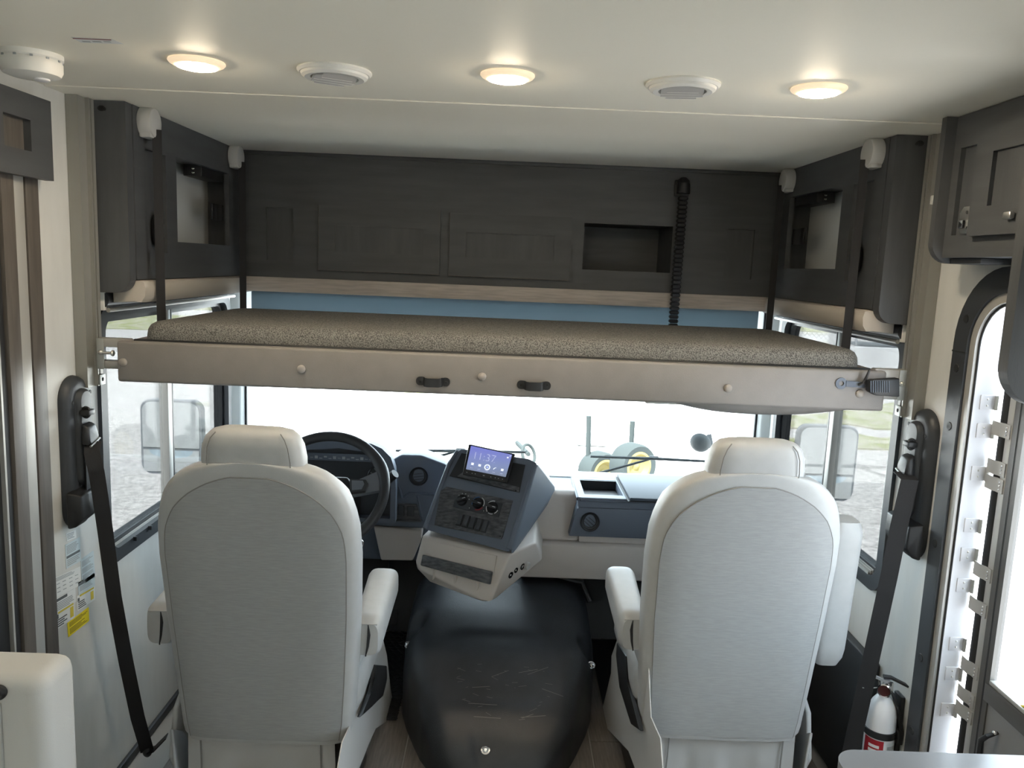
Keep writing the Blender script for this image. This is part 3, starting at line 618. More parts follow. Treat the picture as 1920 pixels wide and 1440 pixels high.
for px in ((812, 715), (1001, 722)):
    c = onY(px, BY0); h = thing  # strap handle
    mb = MB(); Y = BY0-0.0005
    mb.prism(rrect(c.x-0.047, c.x-0.020, c.z-0.012, c.z+0.012, 0.011, fY(Y-0.0035), 6), (0, 0.0033, 0)); mb.prism(rrect(c.x+0.022, c.x+0.047, c.z-0.012, c.z+0.012, 0.011, fY(Y-0.0035), 6), (0, 0.0033, 0))
    mb.ribbon([(c.x-0.026, Y-0.004, c.z), (c.x-0.022, Y-0.016, c.z-0.001), (c.x-0.014, Y-0.019, c.z-0.002), (c.x+0.016, Y-0.019, c.z-0.002), (c.x+0.023, Y-0.016, c.z-0.001), (c.x+0.026, Y-0.004, c.z)], (0, 0, 1), 0.024, 0.002)
    hh = mb.build('strap_handle', 'black', bed)
    for dx in (-0.036, 0.037):
        mb = MB(); mb.ell((c.x+dx, Y-0.004, c.z), (0.0035, 0.002, 0.0035), 10, 6); mb.build('handle_screw', 'rubber', hh)
# padded belly under the right end of the bunk
rings = []
for k in range(21):
    t = k/20; x = 0.50+0.555*t; d = 0.046*math.sin(PI*min(t*1.15, 1.0))**0.6 if 0 < t < 0.87 else 0.002
    d = max(0.046*(1-abs(2*t-0.86)**2.6 if abs(2*t-0.86) < 1 else 0), 0.002)
    rings.append([V((x, BY0+0.020+0.44*u, BZ0-0.0005-d*(1-abs(2*u-1)**3)**0.6)) for u in [i/16 for i in range(17)]]+[V((x, BY0+0.020+0.44*u, BZ0)) for u in (1.0, 0.0)])
mb = MB(); mb.loft(rings); mb.build('underside_pad', 'bedvinyl', bed, 60)
mb = MB(); mb.box((0.41, BY0+0.06, BZ0-0.014), (0.56, BY0+0.22, BZ0-0.0005), bev=0.006); mb.build('underside_light', 'pillar', bed)
# seat belt buckle on the right end of the rail
def ry(px, d=0.0): return onY(px, BY0-d)
bk = thing('belt_buckle', 'black seat belt buckle with orange button on the right end of the bunk rail', 'buckle', ry((1650, 725)))
a, b = ry((1578, 719), 0.004), ry((1622, 722), 0.010)
mb = MB(); mb.lathe([(0.007, 0.0), (0.016, 0.0), (0.016, 0.003), (0.007, 0.003), (0.007, 0.0)], a+V((0, 0.0035, 0)), (0, -1, 0), 24, False); mb.ribbon([a+V((0.013, 0, 0)), (a+b)/2, b], (0, 0, 1), 0.016, 0.003); mb.build('anchor_strap', 'dashdark', bk)
q = [ry(p, 0.012) for p in ((1622, 712), (1631, 710), (1679, 707), (1679, 742), (1634, 739), (1622, 732))]
mb = MB(); mb.prism(q, (0, -0.026, 0), bev=0.004); bb = mb.build('buckle_body', 'black', bk)
for k in range(9):
    p0, p1 = ry((1633+4.2*k, 714), 0.0395), ry((1633+4.2*k, 736), 0.0395)
    mb = MB(); mb.tube([p0, p1], 0.0014, 6); mb.build('grip_rib', 'dashdark', bb)
mb = MB(); mb.prism([ry(p, 0.020) for p in ((1676, 713), (1680.5, 713), (1680.5, 737), (1676, 737))], (0, -0.012, 0)); mb.build('release_button', 'orange', bb, 0)
mb = MB(); mb.tube([ry((1609, 722), 0.012), ry((1620, 718), 0.016), ry((1629, 697), 0.018), ry((1630, 694), 0.018)], [0.004, 0.005, 0.003, 0.003], 8); mb.build('tether', 'black', bk)
# mattress
mb = MB(); nx, ny = 60, 20; rows = []
x0, x1, yy0, yy1, zb, zt = -1.012, 1.012, 2.232, 2.985, BZ1+0.004-0.03, 1.497
def mring(z, inset): return rrect(x0+inset, x1-inset, yy0+inset, yy1-inset, 0.045, fZ(z), 8)
rings = [mring(1.348, 0.004), mring(1.356, 0.0), mring(1.452, 0.0), mring(1.470, 0.002), mring(1.483, 0.008), mring(1.491, 0.020), mring(1.495, 0.045), mring(1.498, 0.11)]
mb.loft(rings); tag(mb.build('mattress', 'mattress', None, 50), 'thin grey-brown tweed mattress lying in the bunk', 'mattress')
# lift straps with round covers
def strap(s, y, zt, label):
    o = thing('lift_strap', label, 'strap', (s*1.05, y, 1.44), 'four black lift straps of the bunk')
    X = s*1.0300
    mb = MB(); mb.ribbon([(X, y, zt-0.03), (X, y, 1.75), (X-s*0.0, y, 1.60), (X, y+0.001, 1.442)], (0.88, -s*0.47, 0), 0.025, 0.0025); mb.build('strap_web', 'webbing', o)
    Mx = V((s*1.069, y, zt-0.012)); pts = []
    mb = MB(); mb.lathe([(0.043, 0.0), (0.044, 0.003), (0.043, 0.030), (0.040, 0.036), (0.034, 0.038), (0.0005, 0.0385)], Mx, (-s, 0, 0), 40); mb.box((min(s*1.069, s*1.036), y-0.030, zt-0.056), (max(s*1.069, s*1.036), y+0.030, zt-0.040), bev=0.004); mb.build('roller_cover', 'greycap', o)
strap(-1, 2.405, 2.066, 'black lift strap with grey cover hanging beside the left end panel'); strap(-1, 3.155, 2.068, 'black lift strap with grey cover in the far left corner of the bunk')
strap(1, 2.400, 2.066, 'black lift strap with grey cover hanging beside the right end panel'); strap(1, 3.120, 2.062, 'black lift strap with grey cover in the far right corner of the bunk')

# ================================================================== RIGHT OVERHEAD CABINET NEAR THE DOOR
rc = thing('entry_overhead_cabinet', 'dark wood overhead cabinet with lock and door above the entry door', 'cabinet', (1.13, 1.8, 1.73))
XC = 1.090
def cX(p): q = onX(p, XC); return (q.y, q.z)
h1 = (cX((1835, 300))[0], cX((1800, 300))[0], 1.806, 2.015)
mb = MB(); holed(mb, (1.54, 2.030), (1.752, CEIL-0.002), [h1], fX(XC), (0.018, 0, 0)); mb.build('face_frame', 'darkwood_y', rc, 0)
mb = MB(); mb.box((XC+0.012, h1[0]-0.01, h1[2]-0.01), (XC+0.02, h1[1]+0.01, h1[3]+0.01)); mb.build('recessed_panel', 'darkwood', rc, 0)
y1d = cX((1822, 400))[0]-0.02
mb = MB(); holed(mb, (1.56, y1d), (1.800, 2.04), [(1.62, cX((1872, 330))[0], 1.865, 1.985)], fX(XC-0.018), (0.018, 0, 0)); dd = mb.build('cabinet_door', 'darkwood_y', rc, 0)
mb = MB(); mb.box((XC-0.008, 1.60, 1.85), (XC-0.002, cX((1872, 330))[0]+0.01, 2.0)); mb.build('door_panel', 'darkwood', dd, 0)
# front end board with rounded lower corner
loop = rrect(1.063, 1.199, 1.738, CEIL-0.002, 0.04, fY(2.030), 8, (0, 0, 0.05, 0))
mb = MB(); mb.prism(loop, (0, 0.022, 0), bev=0.004); mb.build('end_board', 'darkwood', rc)
mb = MB(); mb.box((1.063+0.05, 1.90, 1.738), (1.199, 2.029, 1.751), bev=0.002); mb.build('bottom_lip', 'darkwood_y', rc)
mb = MB(); mb.box((XC+0.018, 1.54, 1.752), (1.199, 2.029, 1.764)); mb.build('cabinet_floor', 'darkwood_y', rc, 0)
# lock plate with catch
pl = [onX(p, XC-0.0185) for p in ((1823, 386), (1826, 386), (1823, 435), (1803, 437), (1802, 410), (1808, 392))]
mb = MB(); mb.prism([onX(p, XC-0.001) for p in ((1826, 386), (1823, 438), (1804, 438), (1801, 420), (1804, 400), (1812, 388))], (-0.006, 0, 0), bev=0.001); lk = mb.build('lock_plate', 'alu', rc)
c = onX((1807, 421), XC-0.010); mb = MB(); mb.box(c-V((0.010, 0.010, 0.010)), c+V((0.004, 0.008, 0.010)), bev=0.003); mb.build('lock_catch', 'chrome', lk)
for p in ((1813, 398), (1811, 426)):
    c = onX(p, XC-0.008); mb = MB(); mb.ell(c, (0.002, 0.004, 0.004), 10, 6); mb.build('lock_screw', 'rubber', lk)
c = onX((1895, 404), XC-0.019); mb = MB(); mb.box(c-V((0.012, 0.016, 0.008)), c+V((0.0, 0.012, 0.008)), bev=0.004); mb.build('door_pull', 'alu', dd)
# deep dark end panel nearest the camera
loop = rrect(0.955, 1.199, 1.462, CEIL-0.002, 0.06, fY(1.500), 10, (0, 0, 0.075, 0))
mb = MB(); mb.prism(loop, (0, 0.030, 0), bev=0.005); pn = tag(mb.build('cabinet_end_panel', 'darkwood', None), 'dark hanging end panel with rounded corner at the right edge', 'panel')
mb = MB(); mb.box((1.003, 1.4965, 1.55), (1.018, 1.4995, 1.585), bev=0.003); mb.build('panel_catch', 'blackgloss', pn)
mb = MB(); c = onX((1750, 375), 1.16); mb.box(c-V((0.006, 0.006, 0.012)), c+V((0.006, 0.006, 0.012)), bev=0.002); tag(mb.build('door_sensor', 'whiteplastic', None), 'tiny white sensor beside the right lift track', 'sensor')
# ================================================================== CAPTAIN SEATS
def interp(tab, z):
    for (a, va), (b, vb) in zip(tab, tab[1:]):
        if z <= b: t = max(0, (z-a)/(b-a)); return va+(vb-va)*t
    return tab[-1][1]
HW = [(0.372, 0.222), (0.40, 0.232), (0.55, 0.243), (0.75, 0.254), (0.92, 0.258), (1.0, 0.254), (1.06, 0.243), (1.10, 0.227), (1.13, 0.207), (1.155, 0.178), (1.172, 0.145), (1.182, 0.10), (1.186, 0.05)]
def make_seat(cx, Y0, s, nm, label, arms, flap, lever):
    o = thing(nm, label, 'seat', (cx, Y0+0.35, 0.0), 'captain seats')
    P = lambda u, y, z: V((cx+s*u, y, z))
    yr = lambda z: Y0+(0.80-z)*0.15+0.012*math.sin((z-0.4)*4.0)
    D, n = 0.135, 4.6
    def dep(z): return interp([(0.37, 0.115), (0.42, 0.135), (1.0, 0.135), (1.10, 0.125), (1.186, 0.075)], z)
    def ysurf(u, z):
        hw = interp(HW, z); t = min(abs(u)/hw, 0.999); return yr(z)+dep(z)/2-(dep(z)/2)*(1-t**n)**(1/n)
    zs = [0.372, 0.378, 0.39, 0.41, 0.46, 0.55, 0.65, 0.75, 0.84, 0.92, 1.0, 1.04, 1.075, 1.10, 1.12, 1.14, 1.155, 1.167, 1.176, 1.182, 1.186]
    rings = []
    for z in zs:
        hw = interp(HW, z); dd = dep(z); rg = []
        if z < 0.38: hw *= 0.97
        for k in range(56):
            a = 2*PI*k/56; c, q = math.cos(a), math.sin(a)
            rg.append(P(hw*math.copysign(abs(c)**(2/n), c), yr(z)+dd/2+dd/2*math.copysign(abs(q)**(2/n), q), z))
        rings.append(rg)
    mb = MB(); mb.loft(rings); br = mb.build('backrest', 'seatvinyl', o, 60)
    # woven rear panel with piping
    zz = [0.385+(1.148-0.385)*math.sin(PI/2*i/34)**0.9 for i in range(35)]
    def hp(z):
        return interp(HW, z)*0.89*(1 if z < 0.93 else max(1-((z-0.93)/0.2225)**2.8, 0.0)**0.42)
    rows = []
    for i, z in enumerate(zz):
        r = [P(hp(z)*1.003*sg, ysurf(hp(z), z)+0.006, z) for sg in (-1,)]
        r += [P(hp(z)*t, ysurf(hp(z)*t, z)-0.0035, z) for t in [-1+2*k/16 for k in range(17)]]
        r += [P(hp(z)*1.003, ysurf(hp(z), z)+0.006, z)]
        rows.append(r)
    rows = [[p+V((0, 0.008, -0.001)) for p in rows[0]]]+rows+[[p+V((0, 0.008, 0.002)) for p in rows[-1]]]
    mb = MB(); mb.grid(rows); mb.build('back_panel', 'seatfabric', br, 60)
    path = [P(-hp(z), ysurf(hp(z), z)-0.002, z) for z in zz]+[P(hp(zz[-1])*t, ysurf(hp(zz[-1])*t, zz[-1])-0.002, zz[-1]+0.0008) for t in [-0.9+1.8*k/12 for k in range(13)]]+[P(hp(z), ysurf(hp(z), z)-0.002, z) for z in reversed(zz)]
    mb = MB(); mb.tube(path, 0.0020, 6); mb.build('piping', 'seamdark', br)
    # headrest pad
    hz = [(1.135, 0.120, 0.10), (1.150, 0.126, 0.105), (1.19, 0.127, 0.106), (1.225, 0.122, 0.102), (1.248, 0.112, 0.093), (1.262, 0.098, 0.076), (1.269, 0.075, 0.05), (1.271, 0.045, 0.02)]
    rings = []
    for z, hw, dd in hz:
        rg = []
        for k in range(48):
            a = 2*PI*k/48; c, q = math.cos(a), math.sin(a); e = 2/3.8
            rg.append(P(hw*math.copysign(abs(c)**e, c), yr(z)+0.058+dd/2*math.copysign(abs(q)**e, q), z))
        rings.append(rg)
    mb = MB(); mb.loft(rings); hd = mb.build('headrest', 'seatvinyl', o, 60)
    for sg in (-1, 1):
        pts = [P(sg*hw*0.80, yr(z)+0.058-dd/2*0.97-0.0002, z) for z, hw, dd in hz[1:6]]
        mb = MB(); mb.tube(pts, 0.0014, 6); mb.build('seam', 'seamdark', hd)
    # cushion, skirt, pedestal
    yc = Y0+0.115
    mb = MB(); mb.box(P(-0.245, yc+0.04, 0.41), P(0.245, yc+0.52, 0.53)) if s > 0 else mb.box(P(0.245, yc+0.04, 0.41), P(-0.245, yc+0.52, 0.53))
    mb._bev(list(mb.bm.verts), 0.035, 4); mb.build('seat_cushion', 'seatvinyl', o)
    # rear skirt: soft hanging cloth with pleats at its ends
    rows = []
    for i in range(9):
        t = i/8; z = 0.405-0.27*t; r = []
        for k in range(41):
            u = -0.215+0.40*k/40; e = abs(2*k/40-1)
            wob = 0.010*math.sin(k*0.42+1.3)*t+0.006*math.sin(k*1.1)*t*t-0.012*t*(e > 0.86)
            r.append(P(u*(1+0.05*t), yc-0.030+wob+0.020*t, z))
        rows.append(r)
    back = [[p+V((0, 0.005, 0)) for p in r] for r in rows]
    mb = MB(); mb.grid(rows); mb.grid(back)
    sk = mb.build('rear_skirt', 'seatskirt', o, 60)
    for u in (-0.180, 0.150):
        mb = MB(); mb.ribbon([P(u, yc-0.036, 0.400), P(u, yc-0.030, 0.30), P(u*1.03, yc-0.018, 0.14)], (1, 0, 0), 0.004, 0.002); mb.build('skirt_seam', 'seamdark', sk)
    for sg in (-1,):
        u = 0.262*sg
        pts = [(yc-0.02, 0.30), (yc+0.06, 0.18), (yc+0.30, 0.135), (yc+0.40, 0.175), (yc+0.44, 0.24), (yc+0.42, 0.38), (yc+0.36, 0.47), (yc+0.16, 0.45), (yc+0.03, 0.42)]
        loop = [P(u+0.02*sg*math.sin((p[0]-yc)*6), p[0], p[1]) for p in pts]
        mb = MB(); mb.prism(loop, (s*sg*0.016, 0, 0), bev=0.006); mb.build('side_skirt', 'seatskirt', o, 60)
        # gathered lower edge of the cover
        loop = [P(u*0.97, yc-0.035, 0.395), P(u*1.02, yc+0.06, 0.33), P(u*1.08, yc+0.16, 0.235), P(u*1.04, yc+0.20, 0.13), P(u*0.95, yc+0.04, 0.13), P(u*0.92, yc-0.03, 0.15)]
        mb = MB(); mb.prism(loop, (s*sg*0.010, 0, 0), bev=0.004); mb.build('cover_hem', 'seatvinyl', o, 60)
    mb = MB(); mb.box(P(-0.20*s, yc+0.05, 0.0), P(0.20*s, yc+0.45, 0.32), bev=0.02); mb.build('pedestal', 'black', o)
    mb = MB(); mb.box(P(-0.225*s, yc+0.03, 0.32), P(0.225*s, yc+0.48, 0.41), bev=0.01); mb.build('seat_pan', 'black', o)
    Xf = cx+s*0.226
    mb = MB(); mb.prism([onX(p, Xf) for p in flap], (s*0.003, 0, 0)); mb.build('side_skirt', 'seatskirt', o, 60)
    mb = MB(); mb.prism([onX(p, Xf+s*0.0115) for p in lever], (s*0.012, 0, 0), bev=0.003); mb.build('recline_lever', 'black', o)
    # recliner hinge on the aisle side
    # arms
    def arm(u0, front_w, rear_w, yA, yB, zA, zB, h, tilt=0.0):
        rings = []
        for i in range(17):
            t = i/16; y = yA+(yB-yA)*t; w = rear_w+(front_w-rear_w)*t; zt = zA+(zB-zA)*t
            hh = h*(1-0.25*t); e = 1.0
            if t < 0.06: e = 0.86
            if t == 0: e = 0.80
            if t > 0.9: e = math.sqrt(max(1-((t-0.9)/0.1)**2, 0.12))
            rg = []
            for k in range(28):
                a = 2*PI*k/28; c, q = math.cos(a), math.sin(a); ex = 2/3.6
                rg.append(P(u0+w/2*e*math.copysign(abs(c)**ex, c), y, zt-hh/2+hh/2*e*math.copysign(abs(q)**ex, q)))
            rings.append(rg)
        mb = MB(); mb.loft(rings); am = mb.build('armrest', 'seatvinyl', o, 55)
        zc = zA-h/2; mb = MB(); mb.tube([P(u0+0.004, yA+0.002, zA-0.012), P(u0+0.007, yA-0.0015, zc+0.015), P(u0+0.004, yA-0.0015, zc-0.02), P(u0-0.002, yA+0.002, zA-h*0.93)], [0.002, 0.0045, 0.0035, 0.002], 8); mb.build('zipper_slit', 'black', am)
        mb = MB(); mb.tube([P(u0-rear_w*0.36, yA+0.002, zA-0.013), P(u0, yA-0.001, zA-0.011), P(u0+rear_w*0.36, yA+0.002, zA-0.013)], 0.0018, 6); mb.build('end_seam', 'seatskirt', am)
    for k in arms:
        if k == 'inner': arm(0.262, 0.098, 0.080, Y0+0.135, Y0+0.475, 0.705, 0.735, 0.115)
        if k == 'outer': arm(-0.315, 0.095, 0.085, Y0+0.150, Y0+0.475, 0.715, 0.735, 0.120)
        if k == 'raised':
            rings = []
            for i in range(17):
                t = i/16; z = 0.585+0.435*t; e = 1.0
                if t < 0.08: e = 0.72+0.28*t/0.08
                if t > 0.9: e = 0.78+0.22*math.sqrt(max(1-((t-0.9)/0.1)**2, 0))
                rg = []
                for q_ in range(28):
                    a = 2*PI*q_/28; c, q = math.cos(a), math.sin(a); ex = 2/4.2
                    rg.append(P(-0.300-0.012*t+0.044*e*math.copysign(abs(c)**ex, c), Y0+0.150-0.02*t+0.052*e*math.copysign(abs(q)**ex, q), z))
                rings.append(rg)
            mb = MB(); mb.loft(rings); am = mb.build('armrest', 'seatvinyl', o, 50); am['label'] = 'armrest folded up beside the backrest'
            mb = MB(); mb.cyl(P(-0.262, Y0+0.145, 0.66), P(-0.238, Y0+0.145, 0.66), 0.022); mb.build('armrest_pivot', 'black', o)
    mb = MB(); mb.cyl(P(0.238, Y0+0.20, 0.63), P(0.262, Y0+0.20, 0.63), 0.03); mb.build('armrest_pivot', 'black', o)
    return o
make_seat(-0.612, 1.955, 1, 'captain_seat', 'grey vinyl captain seat in front of the steering wheel', ('inner', 'outer'), ((676, 1205), (716, 1195), (724, 1228), (731, 1290), (738, 1332), (730, 1348), (703, 1366), (690, 1395), (668, 1450), (630, 1450), (640, 1392), (664, 1340)), ((697, 1246), (719, 1248), (720, 1272), (712, 1305), (690, 1325), (668, 1345), (688, 1302), (696, 1270)))
make_seat(0.668, 2.045, -1, 'captain_seat', 'grey vinyl captain seat with one folded-up armrest beside the entry door', ('inner', 'raised'), ((1215, 1200), (1160, 1195), (1148, 1230), (1147, 1262), (1138, 1300), (1127, 1344), (1140, 1366), (1180, 1408), (1196, 1450), (1245, 1450), (1240, 1385), (1222, 1345)), ((1163, 1205), (1180, 1230), (1184, 1285), (1208, 1371), (1190, 1358), (1168, 1290), (1161, 1228)))

# ================================================================== SEAT BELT TOWERS ON THE WALLS
def belt_tower(s, label):
    o = thing('seat_belt_tower', label, 'seat belt', (s*1.18, 2.22, 0.90), 'wall seat belt towers')
    X = s*1.2; y0, y1, z0, z1 = 2.135, 2.272, 0.905, 1.338
    lo = rrect(y0, y1, z0, z1, 0.066, fX(X-s*0.0005), 10); 
    def lp(i, x): return rrect(y0+i, y1-i, z0+i, z1-i, max(0.066-i, 0.004), fX(X-s*x), 10)
    mb = MB(); mb.loft([lp(0, 0.0005), lp(0.002, 0.010), lp(0.010, 0.022), lp(0.022, 0.027), lp(0.04, 0.027)]); mb.build('tower_base', 'trimblack', o)
    def lq(i, x): return rrect(y0+0.035+i, y1-0.030-i, z0+0.12+i, z1-0.035-i, max(0.034-i, 0.004), fX(X-s*x), 10)
    mb = MB(); mb.loft([lq(0, 0.0265), lq(0.002, 0.036), lq(0.008, 0.042), lq(0.016, 0.043)]); mb.build('slider_rail', 'trimblack', o)
    for yy, zz in ((y0+0.028, 1.268), (y1-0.018, 1.285), (y0+0.05, 1.06)):
        mb = MB(); mb.lathe([(0.0065, 0.0275), (0.0065, 0.0285), (0.0004, 0.0290)], (X, yy, zz), (-s, 0, 0), 14); mb.build('screw_plug', 'rubber', o)
    mb = MB(); mb.box((min(X-s*0.040, X-s*0.068), 2.168, 1.232), (max(X-s*0.040, X-s*0.068), 2.202, 1.248), bev=0.004); mb.tube([V((X-s*0.052, 2.182, 1.240))+V((s*0.010*math.cos(a), 0, 0.014*math.sin(a))) for a in [i*PI/7 for i in range(14)]], 0.004, 8, closed=True); mb.build('height_lever', 'black', o)
    # belt guide hood
    g = V((X-s*0.052, 2.190, 1.178))
    mb = MB(); mb.hull([g+V(p) for p in ((s*0.008, -0.022, 0.030), (s*0.008, 0.020, 0.034), (-s*0.010, -0.020, 0.022), (-s*0.010, 0.022, 0.026), (s*0.008, -0.028, -0.026), (s*0.008, 0.028, -0.014), (-s*0.018, -0.026, -0.030), (-s*0.018, 0.032, -0.014))], bev=0.008, seg=3); mb.build('belt_guide', 'black', o)
    mb = MB(); mb.tube([g+V((-s*0.017, -0.024, -0.031)), g+V((-s*0.017, 0.028, -0.017))], 0.0030, 8); mb.build('guide_bar', 'alu', o)
    # retractor box
    mb = MB(); mb.hull([V((X-s*a, b, c)) for a, b, c in ((0.020, 2.120, 1.025), (0.020, 2.268, 1.030), (0.058, 2.130, 1.015), (0.058, 2.262, 1.020), (0.060, 2.130, 0.950), (0.060, 2.262, 0.960), (0.040, 2.130, 0.925), (0.020, 2.122, 0.920), (0.020, 2.265, 0.935), (0.045, 2.26, 0.940))], bev=0.008, seg=3); mb.build('retractor_cover', 'black', o)
    mb = MB(); mb.ribbon([V((X-s*0.052, 2.192, 1.155)), V((X-s*0.050, 2.194, 1.10)), V((X-s*0.048, 2.196, 1.020))], (0, 1, 0), 0.042, 0.003); mb.build('belt_feed', 'webbing', o)
    return o, g
tl, gl = belt_tower(-1, 'black seat belt tower on the wall left of the driver seat')
tr2, gr = belt_tower(1, 'black seat belt tower on the wall between passenger seat and door')
def pxline(pts): return [onX(p, x) for p, x in pts]
b0 = gl+V((0.012, 0.004, -0.022))
pts = [b0]+pxline((((172, 848), -1.128), ((181, 885), -1.122), ((188, 930), -1.118), ((198, 1000), -1.116), ((214, 1120), -1.114), ((236, 1240), -1.110), ((258, 1345), -1.106)))
e = onZ((276, 1408), 0.052); pts += [e]
mb = MB(); mb.ribbon(pts, [V((0.88, 0.47, 0.0))]*len(pts), 0.040, 0.003); bl = mb.build('belt_web', 'webbing', tl, 60)
f0 = onZ((313, 1380), 0.10)
mb = MB(); mb.ribbon([e, e+(f0-e)*0.35+V((0, 0, -0.012)), f0], V((0, 1, 0.2)), 0.034, 0.003); mb.ell(e+V((0, 0, 0.0)), (0.016, 0.012, 0.022), 12, 8); mb.build('belt_tongue', 'black', tl)
b0 = gr+V((-0.012, 0.004, -0.022))
pts = [b0]+pxline((((1706, 900), 1.128), ((1686, 985), 1.118), ((1667, 1080), 1.105), ((1643, 1190), 1.090), ((1617, 1310), 1.075), ((1590, 1430), 1.06), ((1582, 1470), 1.055)))
mb = MB(); mb.ribbon(pts, [V((0.88, -0.47, 0.0))]*len(pts), 0.044, 0.003); mb.build('belt_web', 'webbing', tr2, 60)

# ================================================================== ENGINE COVER BETWEEN THE SEATS
def hY(y): return interp([(2.395, 0.03), (2.415, 0.085), (2.45, 0.138), (2.52, 0.185), (2.60, 0.222), (2.75, 0.280), (2.95, 0.355), (3.10, 0.405), (3.22, 0.42)], y)
def wY(y): return interp([(2.395, 0.11), (2.41, 0.155), (2.435, 0.195), (2.47, 0.228), (2.52, 0.258), (2.60, 0.290), (2.70, 0.327), (2.80, 0.355), (2.95, 0.372), (3.22, 0.37)], y)
DX = 0.025
rows = []
ys = [2.395, 2.402, 2.41, 2.42, 2.435, 2.45, 2.465, 2.48]+[2.50+0.012*i for i in range(61)]
def sm(t): t = min(max(t, 0), 1); return t*t*(3-2*t)
for y in ys:
    r = []; h, wd = hY(y), wY(y)
    for k in range(97):
        a = PI*k/96; c, q = math.cos(a), math.sin(a); ex = 2/5.5
        x = -wd*math.copysign(abs(c)**ex, c); z = h*abs(q)**ex
        # shallow recessed field and bolt pockets
        dx, dy = (x+0.005)/0.215, (y-2.705)/0.150; rr = (abs(dx)**5+abs(dy)**5)**0.2
        z -= 0.007*sm((1.10-rr)/0.24)*(1 if z > h*0.8 else 0)
        for bx, by in ((-0.345, 2.93), (0.365, 2.86)):
            d2 = math.hypot((x-bx)/0.075, (y-by)/0.060)
            z -= 0.050*sm((1.0-d2)/0.5)*(1 if z > h*0.5 else 0)
        d3 = math.hypot((x+0.035)/0.065, (y-2.44)/0.060); z -= 0.030*sm((1.0-d3)/0.8)*(1 if z > h*0.5 else 0)
        r.append(V((DX+x, y, max(z, 0.001))))
    rows.append(r)
dg = thing('engine_cover', 'scuffed black moulded engine cover on the floor between the seats', 'engine cover', (DX, 2.8, 0.0))
mb = MB(); mb.grid(rows); mb.quad(list(reversed([rows[0][0], rows[0][-1], rows[-1][-1], rows[-1][0]]))); mb.bm.faces.new([mb.bm.verts.new(p) for p in rows[-1]]); mb.bm.faces.new([mb.bm.verts.new(p) for p in reversed(rows[0])]); mb.build('cover_shell', 'doghouse', dg, 50)
for p in ((DX-0.035, 2.440, 0.100), (DX-0.352, 2.925, 0.215), (DX+0.352, 2.845, 0.20)):
    mb = MB(); mb.lathe([(0.015, 0), (0.015, 0.003), (0.010, 0.004), (0.009, 0.010), (0.006, 0.012), (0.0004, 0.012)], p, (0, -0.6, 0.8), 20); mb.build('cover_bolt', 'chrome', dg)
mb = MB(); mb.tube([(DX+0.0, 3.20, 0.436), (DX+0.15, 3.16, 0.440), (DX+0.33, 3.10, 0.425), (DX+0.36, 3.06, 0.36)], 0.013, 10); mb.build('rear_seal', 'blackgloss', dg)
mb = MB(); random.seed(3)
for k in range(46):
    x = random.uniform(-0.16, 0.26); y = random.uniform(2.50, 2.72); L_ = random.uniform(0.002, 0.016) if k > 8 else random.uniform(0.02, 0.05)
    z = hY(y)*0.985-0.000; dx2, dy2 = (x+0.005)/0.215, (y-2.705)/0.150
    z = hY(y)-0.007*sm((1.10-(abs(dx2)**5+abs(dy2)**5)**0.2)/0.24)+0.0006
    sl = (hY(y+0.01)-hY(y-0.01))/0.02
    if abs(x) < 0.23 and (abs(x)/wY(y)) < 0.7:
        a = random.uniform(-0.5, 0.5); ux, uy = math.cos(a)*L_, math.sin(a)*L_; t = 0.0006 if k > 8 else 0.0009
        mb.quad([(DX+x-ux, y-uy-t, z-(uy+t)*sl), (DX+x+ux, y+uy-t, z+(uy-t)*sl), (DX+x+ux, y+uy+t, z+(uy+t)*sl), (DX+x-ux, y-uy+t, z-(uy-t)*sl)])
sc = mb.build('scuff_marks', 'scuff', dg, 0); sc['kind'] = 'stuff'
# driver footwell mat with raised tread
fm = thing('footwell_mat', 'black tread-pattern rubber mat in the driver footwell', 'mat', (-0.6, 3.1, 0.0))
mb = MB(); mb.box((-1.15, 2.755, 0.0005), (-0.345, 3.455, 0.010), bev=0.003); mb.build('mat_sheet', 'rubber', fm)
mb = MB()
for i in range(40):
    for j in range(28):
        x = -0.90+0.0145*i; y = 2.76+0.026*j; a = R(45 if (i+j) % 2 else -45)
        if x > -0.345: continue
        mb.box((-0.009, -0.0022, 0.0), (0.009, 0.0022, 0.0026), M=Matrix.Translation(V((x, y, 0.010))) @ Matrix.Rotation(a, 4, 'Z'))
tr3 = mb.build('tread_pattern', 'rubber', fm, 0); tr3['kind'] = 'stuff'
pd = thing('pedal', 'dark brake pedal in the driver footwell', 'pedal', (-0.48, 3.35, 0.10))
mb = MB(); mb.box((-0.05, -0.008, -0.035), (0.05, 0.008, 0.035), bev=0.005, M=Matrix.Translation(V((-0.47, 3.33, 0.14))) @ Matrix.Rotation(R(-35), 4, 'X')); mb.build('pedal_pad', 'rubber', pd)
mb = MB(); mb.tube([(-0.47, 3.34, 0.145), (-0.48, 3.45, 0.25), (-0.49, 3.615, 0.42)], 0.009, 8); mb.build('pedal_arm', 'trimblack', pd)
# ================================================================== DASHBOARD
da = thing('dashboard', 'dark slate and beige dashboard below the windshield', 'dashboard', (0, 3.3, 0.3))
def pxprism(pts, Y, d, bev, nm, m, par, sm_=35): mb = MB(); mb.prism([onY(p, Y) for p in pts], (0, d, 0), bev=bev, seg=3); return mb.build(nm, m, par, sm_)
